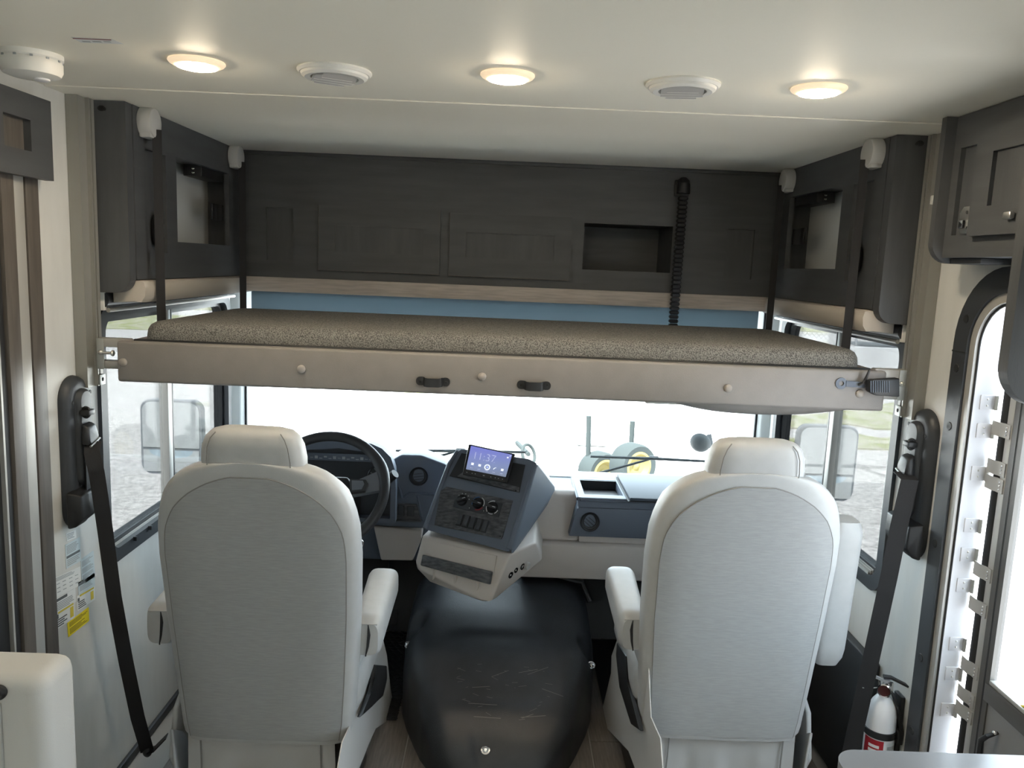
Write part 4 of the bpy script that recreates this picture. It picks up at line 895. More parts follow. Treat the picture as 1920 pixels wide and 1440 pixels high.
# base bodies
mb = MB(); mb.hull([(x, y, z) for x in (-1.19, -0.16) for y, z in ((3.32, 0.40), (3.32, 0.70), (3.40, 0.714), (3.598, 0.714), (3.598, 0.40))], bev=0.02); mb.build('dash_core', 'dashdark', da)
mb = MB(); mb.hull([(x, y, z) for x in (-0.1595, 0.60, 1.19) for y, z in ((3.36, 0.40), (3.36, 0.72), (3.598, 0.715), (3.598, 0.40))], bev=0.01); mb.build('dash_core', 'dashdark', da)
# instrument hood and cluster
hx = -0.632
out = [onY(p, 3.06) for p in ((742, 915), (740, 880), (733, 858), (716, 841), (696, 832), (668, 829))]
out = [V((p.x, 3.06, p.z)) for p in out]; zt = out[-1].z+0.004
half = out+[V((hx, 3.06, zt+0.004))]
loop = half+[V((2*hx-p.x, 3.06, p.z)) for p in reversed(half[:-1])]
cz = 0.74
base = [V((2*hx-half[0].x, 3.06, 0.66)), V((half[0].x, 3.06, 0.66))]
loop = [V((half[0].x, 3.06, 0.66))]+loop+[V((2*hx-half[0].x, 3.06, 0.66))]
inner = [V((hx+(p.x-hx)*0.91, 3.06, cz+(p.z-cz)*(0.86 if p.z > cz else 0.80))) for p in loop]
mb = MB(); mb.ringprism(loop, inner, (0, 0.05, 0)); mb.loft([[V((p.x, 3.11, p.z)) for p in loop], [V((hx+(p.x-hx)*0.94, 3.20, 0.66+(p.z-0.66)*0.72)) for p in loop], [V((hx+(p.x-hx)*0.9, 3.38, 0.66+(p.z-0.66)*0.2)) for p in loop]]); mb.build('instrument_hood', 'dashdark', da)
mb = MB(); mb.prism([V((p.x, 3.10, p.z)) for p in inner], (0, 0.02, 0)); cf = mb.build('instrument_face', 'dashface', da, 0)
for x, r in ((-0.475, 0.050), (-0.79, 0.050)):
    mb = MB(); mb.lathe([(r, 0), (r, 0.006), (r-0.004, 0.008), (r-0.006, 0.004), (r-0.006, 0)], (x, 3.10, 0.835), (0, -1, 0), 32, False); gd = mb.build('gauge_ring', 'blackgloss', cf)
    mb = MB()
    for k in range(9): a = R(220-32*k); mb.box((-0.0008, -0.0006, -0.004), (0.0008, 0.0, 0.004), M=Matrix.Translation(V((x+(r-0.013)*math.cos(a), 3.0995, 0.835+(r-0.013)*math.sin(a)))) @ Matrix.Rotation(-a+PI/2, 4, 'Y'))
    mb.build('gauge_marks', 'printgrey', cf, 0)
    mb = MB(); mb.tube([(x-0.006, 3.096, 0.822), (x+0.026, 3.096, 0.845)], 0.0012, 6); mb.build('gauge_needle', 'whitemark', cf)
mb = MB(); mb.box((-0.76, 3.092, 0.895), (-0.50, 3.0998, 0.925), bev=0.003); mb.build('indicator_strip', 'dashdark', cf)
mb = MB()
for k in range(14): mb.box((-0.75+0.018*k, 3.0905, 0.903+0.005*(k % 3 == 0)), (-0.738+0.018*k, 3.0915, 0.906+0.008*(k % 2)))
mb.build('indicator_print', 'printgrey', cf, 0)
# panel with round vent right of the cluster
P1 = 3.19
pl = pxprism(((736, 862), (752, 853), (790, 854), (836, 871), (842, 878), (802, 975), (796, 991), (700, 986), (690, 975), (706, 938), (745, 938)), P1, 0.13, 0.008, 'dash_panel', 'dashdark', da)
mb = MB(); mb.tube([onY(p, P1-0.004) for p in ((735, 860), (740, 880), (748, 912), (754, 934), (758, 932), (766, 926), (785, 925), (815, 927))], 0.0055, 8); mb.build('panel_ridge', 'dashdark', da)
mb = MB(); mb.tube([onY(p, P1-0.003) for p in ((783, 930), (786, 944), (790, 962), (793, 976))], 0.004, 8); mb.build('panel_ridge', 'dashdark', da)
def air_vent(c, r, nrm, rot, par):
    c = V(c); nrm = V(nrm).normalized()
    mb = MB(); mb.lathe([(r, -0.004), (r, 0.006), (r*0.93, 0.010), (r*0.80, 0.008), (r*0.76, 0.003), (r*0.60, 0.001), (r*0.585, -0.02)], c, nrm, 36, False); v = mb.build('air_vent', 'black', par)
    mb = MB(); mb.lathe([(r*0.585, -0.02), (r*0.5, -0.021)], c, nrm, 24); mb.build('vent_duct', 'rubber', v)
    u = nrm.cross(V((0, 0, 1))).normalized(); u = Matrix.Rotation(rot, 3, nrm) @ u; w = nrm.cross(u)
    for k in (-1, 0, 1):
        d = k*r*0.30; L2 = math.sqrt((r*0.57)**2-d*d)
        mb = MB(); mb.prism([c+w*d+u*L2*a+nrm*b for a, b in ((-1, -0.012), (1, -0.012), (1, 0.0015), (-1, 0.0015))], w*0.0025); mb.build('vane', 'trimblack', v, 0)
air_vent(onY((785, 893), P1), 0.038, (0, -1, 0.12), R(8), da)
# switch panel
sw = pxprism(((706, 943), (781, 946), (790, 979), (712, 977)), P1-0.010, 0.012, 0.001, 'switch_panel', 'woodtrim', da)
def rocker(c, wv, hv, nv, par, m='rockercap'):
    c, wv, hv, nv = V(c), V(wv), V(hv), V(nv)
    mb = MB(); mb.hull([c+wv*a*1.15+hv*b*1.08+nv*d for a in (-1, 1) for b in (-1, 1) for d in (0, 0.003)], bev=0.0012, seg=1); rk = mb.build('rocker_switch', 'trimblack', par)
    mb = MB(); mb.hull([c+wv*a*0.85+hv*b*0.9+nv*d for a in (-1, 1) for b, d in ((-1, 0.0032), (-1, 0.0085), (0.1, 0.0045), (1, 0.0075), (1, 0.0032))], bev=0.0008, seg=1); mb.build('rocker_cap', m, rk)
    mb = MB(); mb.hull([c+wv*a*0.35-hv*0.55+hv*b*0.12+nv*d for a in (-1, 1) for b in (-1, 1) for d in (0.0070, 0.0076)]); mb.build('rocker_mark', 'printgrey', rk, 0)
for p in ((752, 957), (770, 958)): rocker(onY(p, P1-0.010), (0.0125, 0, 0), (0, 0, 0.020), (0, -1, 0), da)
c = onY((733, 947), P1-0.010); mb = MB(); mb.box(c-V((0.028, 0.012, 0.007)), c+V((0.028, 0, 0.007)), bev=0.003); mb.build('light_switch', 'trimblack', sw)
c = onY((729, 962), P1-0.010); mb = MB(); mb.box(c-V((0.014, 0.016, 0.013)), c+V((0.014, 0, 0.013)), bev=0.003); mb.build('light_knob', 'trimblack', sw)
# beige knee panel
pxprism(((700, 987), (792, 994), (790, 1012), (774, 1052), (714, 1051)), 3.22, 0.06, 0.008, 'knee_panel', 'dashbeige', da)
# column, keys
kp = onY((675, 1020), 2.95)
mb = MB(); mb.hull([(-0.70, 2.86, 0.70), (-0.55, 2.86, 0.70), (-0.55, 2.86, 0.80), (-0.70, 2.86, 0.80), (-0.70, 3.25, 0.58), (-0.55, 3.25, 0.58), (-0.55, 3.25, 0.74), (-0.70, 3.25, 0.74)], bev=0.02); mb.build('steering_column', 'black', da)
# passenger side
mb = MB(); mb.hull([(x, y, z) for x in (0.10, 1.19) for y, z in ((3.13, 0.430), (3.075, 0.45), (3.07, 0.590), (3.085, 0.598), (3.358, 0.598), (3.358, 0.43))], bev=0.006); mb.build('lower_panel', 'dashbeige', da)
mb = MB(); mb.hull([(x, y, z) for x in (0.10, 0.330) for y, z in ((3.095, 0.599), (3.13, 0.775), (3.16, 0.795), (3.358, 0.770), (3.358, 0.599))]+[], bev=0.012, seg=3); mb.build('beige_upper', 'dashbeige', da)
mb = MB(); mb.hull([(x, y, z) for x in (0.3305, 1.19) for y, z in ((3.090, 0.599), (3.090, 0.64), (3.20, 0.64), (3.20, 0.599))], bev=0.004); mb.build('beige_ledge', 'dashbeige', da)
x0 = 0.285
mb = MB(); mb.hull([(x0, 3.06, 0.632), (1.188, 3.06, 0.632), (x0+0.028, 3.052, 0.755), (1.188, 3.052, 0.755), (x0+0.04, 3.10, 0.758), (x0+0.04, 3.357, 0.758), (1.188, 3.357, 0.758), (x0, 3.357, 0.632), (1.188, 3.357, 0.632)], bev=0.008); mb.build('dash_module', 'dashdark', da)
mb = MB(); holed(mb, (x0+0.030, 1.188), (3.050, 3.357), [(0.343, 0.498, 3.095, 3.320)], fZ(0.757), (0, 0, 0.040)); mb._bev([], 0, 1); mb.build('module_top', 'dashdark', da, 0)
mb = MB(); mb.tube([(x0+0.032, 3.357, 0.788), (x0+0.032, 3.06, 0.788), (x0+0.040, 3.052, 0.788), (1.185, 3.052, 0.788)], 0.009, 10); mb.build('module_edge', 'dashdark', da)
mb = MB(); mb.box((0.343, 3.095, 0.7572), (0.498, 3.320, 0.7600)); mb.box((0.343, 3.310, 0.7572), (0.498, 3.3198, 0.796)); mb.build('tray_liner', 'black', da, 0)
lid = MB(); lid.box((0.512, 3.015, 0.800), (1.180, 3.385, 0.812), bev=0.003); ld = lid.build('dash_lid', 'dashlid', da)
mb = MB(); mb.box((0.505, 3.010, 0.7972), (1.182, 3.380, 0.7998)); mb.build('lid_gap', 'rubber', da, 0)
air_vent((0.366, 3.055, 0.697), 0.039, (0, -1, 0.06), R(-40), da)
mb = MB(); mb.box((-1.19, 3.38, 0.716), (1.19, 3.598, 0.728), bev=0.003); mb.build('dash_shelf', 'dashdark', da)

# ================================================================== STEERING WHEEL
sw_ = thing('steering_wheel', 'black three-spoke steering wheel behind the driver seat', 'steering wheel', (-0.625, 2.80, 0.75))
C = V((-0.622, 2.77, 0.872)); t = R(40); nU = V((0, math.sin(t), math.cos(t))); nR = V((1, 0, 0)); nN = nR.cross(nU)   # nN points to the driver when negative
nN = V((0, -math.cos(t), math.sin(t)))
RW = 0.214
mb = MB(); pts = []; rad = []
for k in range(64):
    a = 2*PI*k/64; pts.append(C+(nR*math.cos(a)+nU*math.sin(a))*RW)
    rad.append(0.0185+0.004*math.exp(-((a-R(25))/0.25)**2)+0.004*math.exp(-((a-R(155))/0.25)**2))
mb.tube(pts, rad, 14, closed=True); mb.build('rim', 'wheelgrip', sw_)
def sp(a0, a1, w0, w1):
    p = lambda a, r, d, wd: C+(nR*math.cos(a)+nU*math.sin(a))*r+(nR*-math.sin(a)+nU*math.cos(a))*wd+nN*d
    mb = MB(); mb.loft([[p(a0, 0.055, -0.012+d, w*w0) for d, w in ((0, -1), (0.02, -1), (0.02, 1), (0, 1))], [p(a0, 0.12, -0.012+d, w*w0*0.8) for d, w in ((0, -1), (0.02, -1), (0.02, 1), (0, 1))], [p(a1, RW-0.004, -0.010+d, w*w1) for d, w in ((0, -1), (0.018, -1), (0.018, 1), (0, 1))]]); return mb.build('spoke', 'spokegrey', sw_)
sp(R(5), R(12), 0.036, 0.040); sp(R(175), R(168), 0.036, 0.040); sp(R(270), R(270), 0.030, 0.022)
mb = MB(); mb.hull([C+nR*a+nU*b+nN*d for a, b in ((-0.085, 0.045), (0.085, 0.045), (0.10, 0.0), (0.06, -0.07), (-0.06, -0.07), (-0.10, 0.0)) for d in (-0.02, 0.022)], bev=0.012, seg=3); mb.build('hub', 'black', sw_)
for sgn in (-1, 1):
    mb = MB(); mb.hull([C+nR*(sgn*a)+nU*b+nN*d for a, b in ((0.090, 0.034), (0.148, 0.034), (0.158, 0.018), (0.150, -0.012), (0.098, -0.020)) for d in (0.008, 0.026)], bev=0.003); mb.build('spoke_pad', 'wheelgrip', sw_)
    mb = MB(); mb.hull([C+nR*(sgn*a)+nU*b+nN*d for a, b in ((0.098, 0.027), (0.138, 0.027), (0.144, 0.016), (0.138, -0.006), (0.104, -0.011)) for d in (0.0262, 0.028)], bev=0.0006, seg=1); mb.build('pad_inlay', 'spokegrey', sw_)
mb = MB(); mb.cyl(C-nN*0.02, C-nN*0.16, 0.035, 20); mb.build('column_shaft', 'black', sw_)
ls = thing('gear_lever', 'black column lever right of the steering wheel', 'lever', (-0.44, 2.9, 0.85))
a, b = onY((690, 930), 2.90), onY((741, 888), 2.86)
mb = MB(); mb.tube([V((-0.60, 2.93, 0.79)), a+(b-a)*0.35, a+(b-a)*0.38], 0.008, 10); mb.build('lever_arm', 'black', ls)
mb = MB(); mb.tube([a+(b-a)*0.36, a+(b-a)*0.50, b], [0.013, 0.018, 0.017], 14); mb.build('lever_grip', 'black', ls)
kk = thing('keys', 'keys with a steel ring hanging from the steering column', 'keys', (-0.50, 2.95, 0.62))
c = onY((671, 1013), 2.93); mb = MB(); mb.box(c-V((0.010, 0.003, 0.032)), c+V((0.008, 0.003, 0.030)), bev=0.002); mb.build('key_tag', 'pillar', kk)
c = onY((675, 1019), 2.935); mb = MB(); mb.tube([c+V((0.013*math.cos(a_), 0, 0.016*math.sin(a_))) for a_ in [i*PI/10 for i in range(20)]], 0.0018, 8, closed=True); mb.build('key_ring', 'chrome', kk)
mb = MB(); mb.tube([onY((671, 1000), 2.93), V((-0.555, 2.93, 0.72))], 0.003, 6); mb.build('key_blade', 'alu', kk)

# ================================================================== CENTRE CONSOLE
cn = thing('centre_console', 'dark centre console tower with screen, dials and beige bin below', 'console', (-0.05, 2.9, 0.45))
BL = onZ((795, 1000), 0.70); BR = onZ((955, 1036), 0.70)
u = (BR-BL).normalized(); nh = V((u.y, -u.x, 0)); nh = nh if nh.y < 0 else -nh
tl_ = R(33); vv = V((0, 0, 1))*math.cos(tl_)-nh*math.sin(tl_); nf = (u.cross(vv)); nf = nf if nf.y < 0 else -nf
def F(p, d=0.0): return onP(p, BL+nf*d, nf)          # photo point lying on the tilted face
g = V((0.22, 0.975, 0)).normalized()
face = [F(p) for p in ((797, 995), (955, 1036), (961, 1020), (1008, 868), (996, 862), (862, 840), (852, 850), (840, 872))]
face = [F(p) for p in ((796, 993), (955, 1036), (1006, 868), (992, 860), (866, 841), (856, 846))]
back = [p+g*0.26+V((0.02 if i in (1, 2) else 0, 0, -0.20 if i in (2, 3, 4, 5) else 0.0)) for i, p in enumerate(face)]
mb = MB(); mb.hull(face+back, bev=0.012, seg=3); tb = mb.build('tower_body', 'dashdark', cn)
# side cheek that swells to the right and sits on the beige dash
mb = MB(); B0 = BR+V((0.004, 0.008, 0.0)); T0 = F((1006, 868))
mb.hull([BR-nf*0.01, BR-nf*0.01+V((0.01, 0.02, -0.01)), onY((1041, 914), 3.12), onY((1030, 893), 3.12), onY((1010, 868), 3.08), T0-nf*0.012, onY((1041, 914), 3.24)-V((0, 0, 0.03)), onY((1030, 893), 3.24)-V((0, 0, 0.05)), onY((1010, 872), 3.20)-V((0, 0, 0.06)), onZ((985, 1006), 0.66)+V((0, 0.10, 0))], bev=0.012, seg=3); mb.build('tower_side', 'dashdark', cn)
def faceprism(pts, nm, m, par, d0=-0.004, d1=0.003, bev=0.0, sm_=35):
    mb = MB(); q = [F(p, d0) for p in pts]; mb.prism(q, nf*(d1-d0), bev=bev); return mb.build(nm, m, par, sm_)
# upper recess with screen mount
ur = faceprism(((843, 893), (866, 850), (985, 872), (974, 924)), 'screen_recess', 'black', cn, 0.0, 0.0022)
faceprism(((858, 893), (868, 886), (974, 914), (973, 923)), 'recess_trim', 'woodtrim', ur, 0.002, 0.0045)
for p in ((863, 896), (967, 920)):
    mb = MB(); mb.lathe([(0.003, 0), (0.003, 0.0015), (0.0004, 0.002)], F(p, 0.0045), nf, 12); mb.build('recess_screw', 'black', ur)
# display tilted up in front of the recess
S0 = [onY(p, y) for p, y in (((867, 889), 2.845), ((950, 905), 2.82), ((966, 851), 2.875), ((879, 832), 2.90))]
su = (S0[1]-S0[0]); sv = (S0[3]-S0[0]); sn = su.cross(sv).normalized(); sn = sn if sn.y < 0 else -sn
ds = thing('display_screen', 'tilted touch screen showing 11:37 on the centre console', 'screen', S0[0])
def SP(a, b, d=0.0): return S0[0]*(1-a)*(1-b)+S0[1]*a*(1-b)+S0[2]*a*b+S0[3]*(1-a)*b+sn*d
mb = MB(); mb.hull([SP(a, b, d) for a in (0, 1) for b in (0, 1) for d in (0, -0.012)], bev=0.003); mb.build('bezel', 'black', ds)
mb = MB(); mb.prism([SP(a, b, 0.0002) for a, b in ((0.055, 0.175), (0.945, 0.175), (0.945, 0.95), (0.055, 0.95))], sn*0.0006); mb.build('display', 'screen', ds, 0)
mb = MB(); mb.hull([SP(a, b, d) for a in (0.35, 0.7) for b in (0.05, 0.35) for d in (-0.012, -0.05)]); mb.build('mount', 'black', ds)
Wd, Hd = su.length, sv.length
Ms = Matrix(((su.normalized().x, sv.normalized().x, sn.x, 0), (su.normalized().y, sv.normalized().y, sn.y, 0), (su.normalized().z, sv.normalized().z, sn.z, 0), (0, 0, 0, 1)))
def SM(a, b, d=0.0010): return Matrix.Translation(SP(a, b, d)) @ Ms
textmesh('11:37', 0.040, SM(0.13, 0.55), 'screendim', 'clock_digits', ds)
def sq(a0, a1, b0, b1, m, nm): mb = MB(); mb.prism([SP(a, b, 0.0010) for a, b in ((a0, b0), (a1, b0), (a1, b1), (a0, b1))], sn*0.0003); mb.build(nm, m, ds, 0)
sq(0.60, 0.625, 0.555, 0.570, 'screenmark', 'clock_suffix'); sq(0.855, 0.89, 0.80, 0.845, 'screenmark', 'status_icon'); sq(0.905, 0.92, 0.87, 0.91, 'screenmark', 'status_icon')
for a, nm in ((0.17, 'radio_icon'), (0.33, 'source_icon'), (0.83, 'video_icon')): sq(a-0.028, a+0.028, 0.345, 0.42, 'screenmark', nm)
mb = MB(); mb.lathe([(0.011, 0), (0.011, 0.0004), (0.007, 0.0004), (0.007, 0)], SP(0.50, 0.37, 0.0010), sn, 28, False); mb.build('assistant_icon', 'screenmark', ds)
mb = MB(); mb.lathe([(0.0066, 0), (0.0004, 0.0003)], SP(0.50, 0.37, 0.0010), sn, 28); mb.build('assistant_centre', 'screenblue', ds)
mb = MB(); mb.tube([SP(0.64, 0.34, 0.0012), SP(0.655, 0.385, 0.0012), SP(0.69, 0.41, 0.0012)], 0.0012, 6); mb.build('phone_icon', 'screenmark', ds)
for a in (0.17, 0.33, 0.50, 0.66, 0.83): sq(a-0.03, a+0.03, 0.245, 0.255, 'screendim', 'icon_caption')
for k, a in enumerate((0.08, 0.20, 0.27, 0.45, 0.62, 0.72, 0.79, 0.88)): sq(a, a+(0.04 if k == 3 else 0.018), 0.075, 0.092, 'whitemark', 'button_mark')
# climate panel
cp = faceprism(((827, 921), (838, 913), (962, 939), (943, 1006), (940, 1011), (815, 985)), 'climate_panel', 'woodtrim', cn, 0.0, 0.0035)
hb = faceprism(((855, 928), (943, 944), (935, 971), (850, 951)), 'control_plate', 'dashface', cp, 0.003, 0.0075, 0.0015)
for i, p in enumerate(((867, 938.5), (896.5, 944), (923.5, 951.5))):
    c = F(p, 0.0075)
    mb = MB(); mb.lathe([(0.0205, 0), (0.0205, 0.006), (0.0185, 0.010), (0.0004, 0.0105)], c, nf, 28); kn = mb.build('control_knob', 'blackgloss', cn)
    dirv = (u*0.9+vv*0.42).normalized() if i == 0 else (u*0.99-vv*0.10).normalized(); pr = nf.cross(dirv)
    mb = MB(); mb.hull([c+dirv*a*0.020+pr*b*0.0045+nf*d for a in (-1, 1) for b in (-1, 1) for d in (0.009, 0.020)], bev=0.002); mb.build('knob_grip', 'black', kn)
    mb = MB(); mb.hull([c+dirv*(0.014+0.006*a)+pr*b*0.0008+nf*d for a in (-1, 1) for b in (-1, 1) for d in (0.0195, 0.0206)]); mb.build('knob_mark', 'whitemark', kn, 0)
    def arc(a0, a1, m, nm):
        mb = MB(); mb.tube([c+(u*math.cos(R(a))+vv*math.sin(R(a)))*0.0245+nf*0.0004 for a in [a0+(a1-a0)*k/10 for k in range(11)]], 0.0015, 6); mb.build(nm, m, kn)
    if i == 0:
        for a in (20, 50, 80, 110, 140):
            q = c+(u*math.cos(R(a))+vv*math.sin(R(a)))*0.027; mb = MB(); mb.ell(q, (0.0018, 0.0018, 0.0018), 8, 6); mb.build('fan_mark', 'whitemark', kn)
    if i == 1: arc(95, 200, 'bluemark', 'cold_arc'); arc(70, -15, 'whitemark', 'scale_arc'); arc(-25, -100, 'red', 'hot_arc')
    if i == 2: arc(85, 150, 'whitemark', 'scale_arc'); arc(165, 230, 'whitemark', 'scale_arc'); arc(245, 290, 'whitemark', 'scale_arc'); arc(305, 345, 'whitemark', 'scale_arc')
for p in ((880, 952.5), (907, 958)):
    mb = MB(); mb.lathe([(0.006, 0), (0.006, 0.003), (0.0004, 0.0035)], F(p, 0.0075), nf, 14); mb.build('push_button', 'trimblack', cp)
    mb = MB(); mb.ell(F(p, 0.0112), (0.0015, 0.0015, 0.0015), 8, 6); mb.build('button_mark', 'whitemark', cp)
for k in range(5): rocker(F((863.0+11.7*k, 975+3.0*k), 0.0035), u*0.0105, vv*0.0215, nf, cn)
for p in ((938, 1006),):
    mb = MB(); mb.lathe([(0.003, 0), (0.003, 0.0015), (0.0004, 0.002)], F(p, 0.0035), nf, 12); mb.build('panel_screw', 'black', cp)
# raised side rails of the face
mb = MB(); mb.tube([F(p, -0.002) for p in ((797, 991), (818, 935), (842, 872), (858, 846))], [0.010, 0.010, 0.010, 0.008], 10); mb.build('face_rail', 'dashdark', cn)
mb = MB(); mb.tube([F(p, -0.002) for p in ((955, 1030), (975, 968), (995, 902), (1004, 872))], [0.012, 0.011, 0.010, 0.009], 10); mb.build('face_rail', 'dashdark', cn)
# beige bin below
A = onZ((792, 1003), 0.690); B = onZ((957, 1039), 0.690); Cc = onZ((1004, 1017), 0.690); Dd = onZ((776, 1061), 0.585); E_ = onZ((917, 1134), 0.515); Ff = onZ((1017, 1050), 0.595); G = onZ((806, 1092), 0.520); H = onZ((783, 1070), 0.56)
bk_ = [V((p.x*0.9+0.03, 3.10, max(p.z, 0.50))) for p in (A, Cc, Ff, G)]
mb = MB(); mb.hull([A, B, Cc, Dd, E_, Ff, G]+bk_, bev=0.010, seg=3); bn = mb.build('storage_bin', 'dashbeige', cn)
bnorm = (B-A).cross(Dd-A).normalized(); bnorm = bnorm if bnorm.y < 0 else -bnorm
bo = (A+B+Dd+E_)/4; bnorm = (B-A).cross(E_-A).normalized(); bnorm = bnorm if bnorm.y < 0 else -bnorm
def Bf(p, d=0.0): return onP(p, B+bnorm*d, bnorm)
mb = MB(); mb.prism([Bf(p, 0.004) for p in ((805, 1014), (932, 1042), (926, 1078), (796, 1048))], bnorm*0.003, bev=0.001); mb.build('bin_recess', 'dashbeige', bn)
mb = MB(); q = [Bf(p, 0.006) for p in ((796, 1040), (925, 1072), (921, 1096), (792, 1060))]; mb.prism(q, bnorm*0.016, bev=0.003); mb.build('wood_bar', 'woodtrim', bn)
for a in (815, 855, 896):
    mb = MB(); mb.tube([Bf((a, 1068+(a-815)*0.25), 0.006), Bf((a-1, 1080+(a-815)*0.27), 0.002), Bf((a-4, 1087+(a-815)*0.27), -0.002)], [0.007, 0.006, 0.003], 8); mb.build('bin_rib', 'dashbeige', bn)
sn2 = (Cc-B).cross(E_-B).normalized(); sn2 = sn2 if sn2.x > 0 else -sn2
def Sf(p, d=0.0): return onP(p, B+sn2*d, sn2)
for p, r in (((957, 1078), 0.0125), ((967, 1069), 0.0105), ((979, 1062), 0.0125)):
    mb = MB(); mb.lathe([(r, 0), (r, 0.003), (r*0.7, 0.004), (r*0.65, 0.001), (0.0004, 0.001)], Sf(p), sn2, 22); ot = mb.build('power_outlet', 'blackgloss', bn)
    mb = MB(); mb.ell(Sf(p, 0.003), (r*0.3, r*0.3, r*0.3), 10, 6); mb.build('outlet_core', 'alu', bn)
mb = MB(); c = Sf((986, 1059), 0.004); mb.cyl(c, c+sn2*0.014, 0.014, 20, 0.002); mb.build('outlet_cap', 'greycap', bn)
# ================================================================== FIRE EXTINGUISHER
fe = thing('fire_extinguisher', 'white fire extinguisher with red label strapped to the wall by the door', 'extinguisher', (1.145, 2.20, 0.12))
ex, ey = 1.146, 2.168; r = 0.0415
mb = MB(); mb.lathe([(0.034, 0.10), (r, 0.108), (r, 0.418), (0.0405, 0.438), (0.037, 0.458), (0.030, 0.476), (0.022, 0.488), (0.015, 0.494), (0.014, 0.506)], (ex, ey, 0), (0, 0, 1), 40); mb.build('cylinder', 'white', fe)
mb = MB(); mb.lathe([(0.015, 0.494), (0.015, 0.520), (0.011, 0.524), (0.011, 0.535)], (ex, ey, 0), (0, 0, 1), 20); mb.box((ex-0.013, ey-0.013, 0.510), (ex+0.020, ey+0.013, 0.540), bev=0.004); mb.build('valve_head', 'chrome', fe)
gc = V((ex-0.012, ey-0.020, 0.522)); gn = V((-0.45, -0.89, 0.0)).normalized()
mb = MB(); mb.lathe([(0.0195, -0.010), (0.0195, 0.006), (0.0165, 0.008), (0.0160, 0.005)], gc, gn, 28, False); gd = mb.build('pressure_gauge', 'chrome', fe)
mb = MB(); mb.lathe([(0.0165, 0.0045), (0.0004, 0.0045)], gc, gn, 24); mb.build('gauge_dial', 'gaugered', gd)
mb = MB(); mb.ribbon([(ex-0.045, ey-0.02, 0.563), (ex-0.012, ey-0.008, 0.546), (ex+0.012, ey, 0.538)], (0, 1, 0), 0.013, 0.006); mb.build('nozzle_bar', 'galv', fe)
mb = MB(); mb.ribbon([(ex-0.008, ey, 0.552), (ex+0.012, ey-0.006, 0.553), (ex+0.030, ey-0.012, 0.546), (ex+0.056, ey-0.020, 0.536)], (0, 1, 0), 0.018, 0.006); mb.build('squeeze_lever', 'black', fe)
mb = MB(); mb.ribbon([(ex+0.010, ey-0.004, 0.515), (ex+0.020, ey-0.010, 0.505), (ex+0.036, ey-0.026, 0.455), (ex+0.044, ey-0.036, 0.405)], (0, 1, 0), 0.015, 0.006); mb.build('carry_handle', 'black', fe)
mb = MB(); mb.tube([(ex-0.020, ey-0.010, 0.524), (ex-0.050, ey-0.016, 0.523), (ex-0.075, ey-0.02, 0.526)], 0.0016, 6); mb.build('safety_pin', 'alu', fe)
def lab(a0, a1, z0, z1, m, nm, par, rr): mb = MB(); k = 14; mb.grid([[V((ex+rr*math.cos(R(a0+(a1-a0)*i/k)), ey+rr*math.sin(R(a0+(a1-a0)*i/k)), z)) for i in range(k+1)] for z in (z0, z1)]); return mb.build(nm, m, par)
lb = lab(182, 262, 0.13, 0.372, 'red', 'front_label', fe, r+0.0006)
for z, a0, a1 in ((0.352, 205, 246), (0.338, 205, 254)): lab(a0, a1, z-0.0045, z+0.0045, 'whitemark', 'label_heading', lb, r+0.0011)
for k in range(9): lab(196, 232-4*(k % 3), 0.318-0.021*k, 0.3205-0.021*k, 'whitemark', 'label_line', lb, r+0.0011)
for z in (0.312, 0.25): lab(238, 246, z, z+0.012, 'whitemark', 'label_figure', lb, r+0.0011)
lb2 = lab(272, 322, 0.14, 0.366, 'stickerwhite', 'side_label', fe, r+0.0006)
for k, (z, h) in enumerate(((0.335, 0.022), (0.31, 0.010), (0.27, 0.004), (0.26, 0.003), (0.235, 0.004))): lab(276, 316-4*(k % 2), z, z+h, 'printgrey' if k > 1 else 'galv', 'label_block', lb2, r+0.0011)
mb = MB(); mb.lathe([(r+0.0015, 0.376), (r+0.004, 0.377), (r+0.004, 0.396), (r+0.0015, 0.397)], (ex, ey, 0), (0, 0, 1), 40, False); mb.build('strap_band', 'black', fe)
mb = MB(); mb.box((ex+0.040, ey-0.022, 0.15), (1.1995, ey+0.022, 0.500), bev=0.003); mb.box((ex+0.034, ey-0.04, 0.362), (ex+0.050, ey-0.015, 0.405), bev=0.003); mb.box((ex-0.035, ey-0.03, 0.085), (1.199, ey+0.03, 0.0995), bev=0.003); mb.build('wall_bracket', 'black', fe)

# ================================================================== STICKERS ON THE LEFT WALL
def sticker(pts, m, label, lines):
    mb = MB(); q = [onX(p, -1.1995) for p in pts]; mb.prism(q, (0.0006, 0, 0)); o = tag(mb.build('wall_sticker', m, None, 0), label, 'sticker', 'stickers on the wall under the driver belt tower')
    def at(a, b, x): return q[0]*(1-a)*(1-b)+q[1]*a*(1-b)+q[2]*a*b+q[3]*(1-a)*b+V((x, 0, 0))
    for nm, mm, ls in lines:
        mb = MB()
        for a0, a1, b0, b1 in ls: mb.prism([at(a0, b0, 0.0006), at(a1, b0, 0.0006), at(a1, b1, 0.0006), at(a0, b1, 0.0006)], (0.0003, 0, 0))
        mb.build(nm, mm, o, 0)
random.seed(11)
def txt(b0, b1, n, a0=0.08, a1=0.92):
    st = (b1-b0)/n; return [(a0, a1-random.uniform(0, 0.3), b0+st*i, b0+st*(i+0.55)) for i in range(n)]
sticker(((124, 1000), (142, 993), (143, 1008), (125, 1015)), 'stickerwhite', 'tiny white sticker just below the driver belt tower', [('print_lines', 'printgrey', txt(0.15, 0.9, 4))])
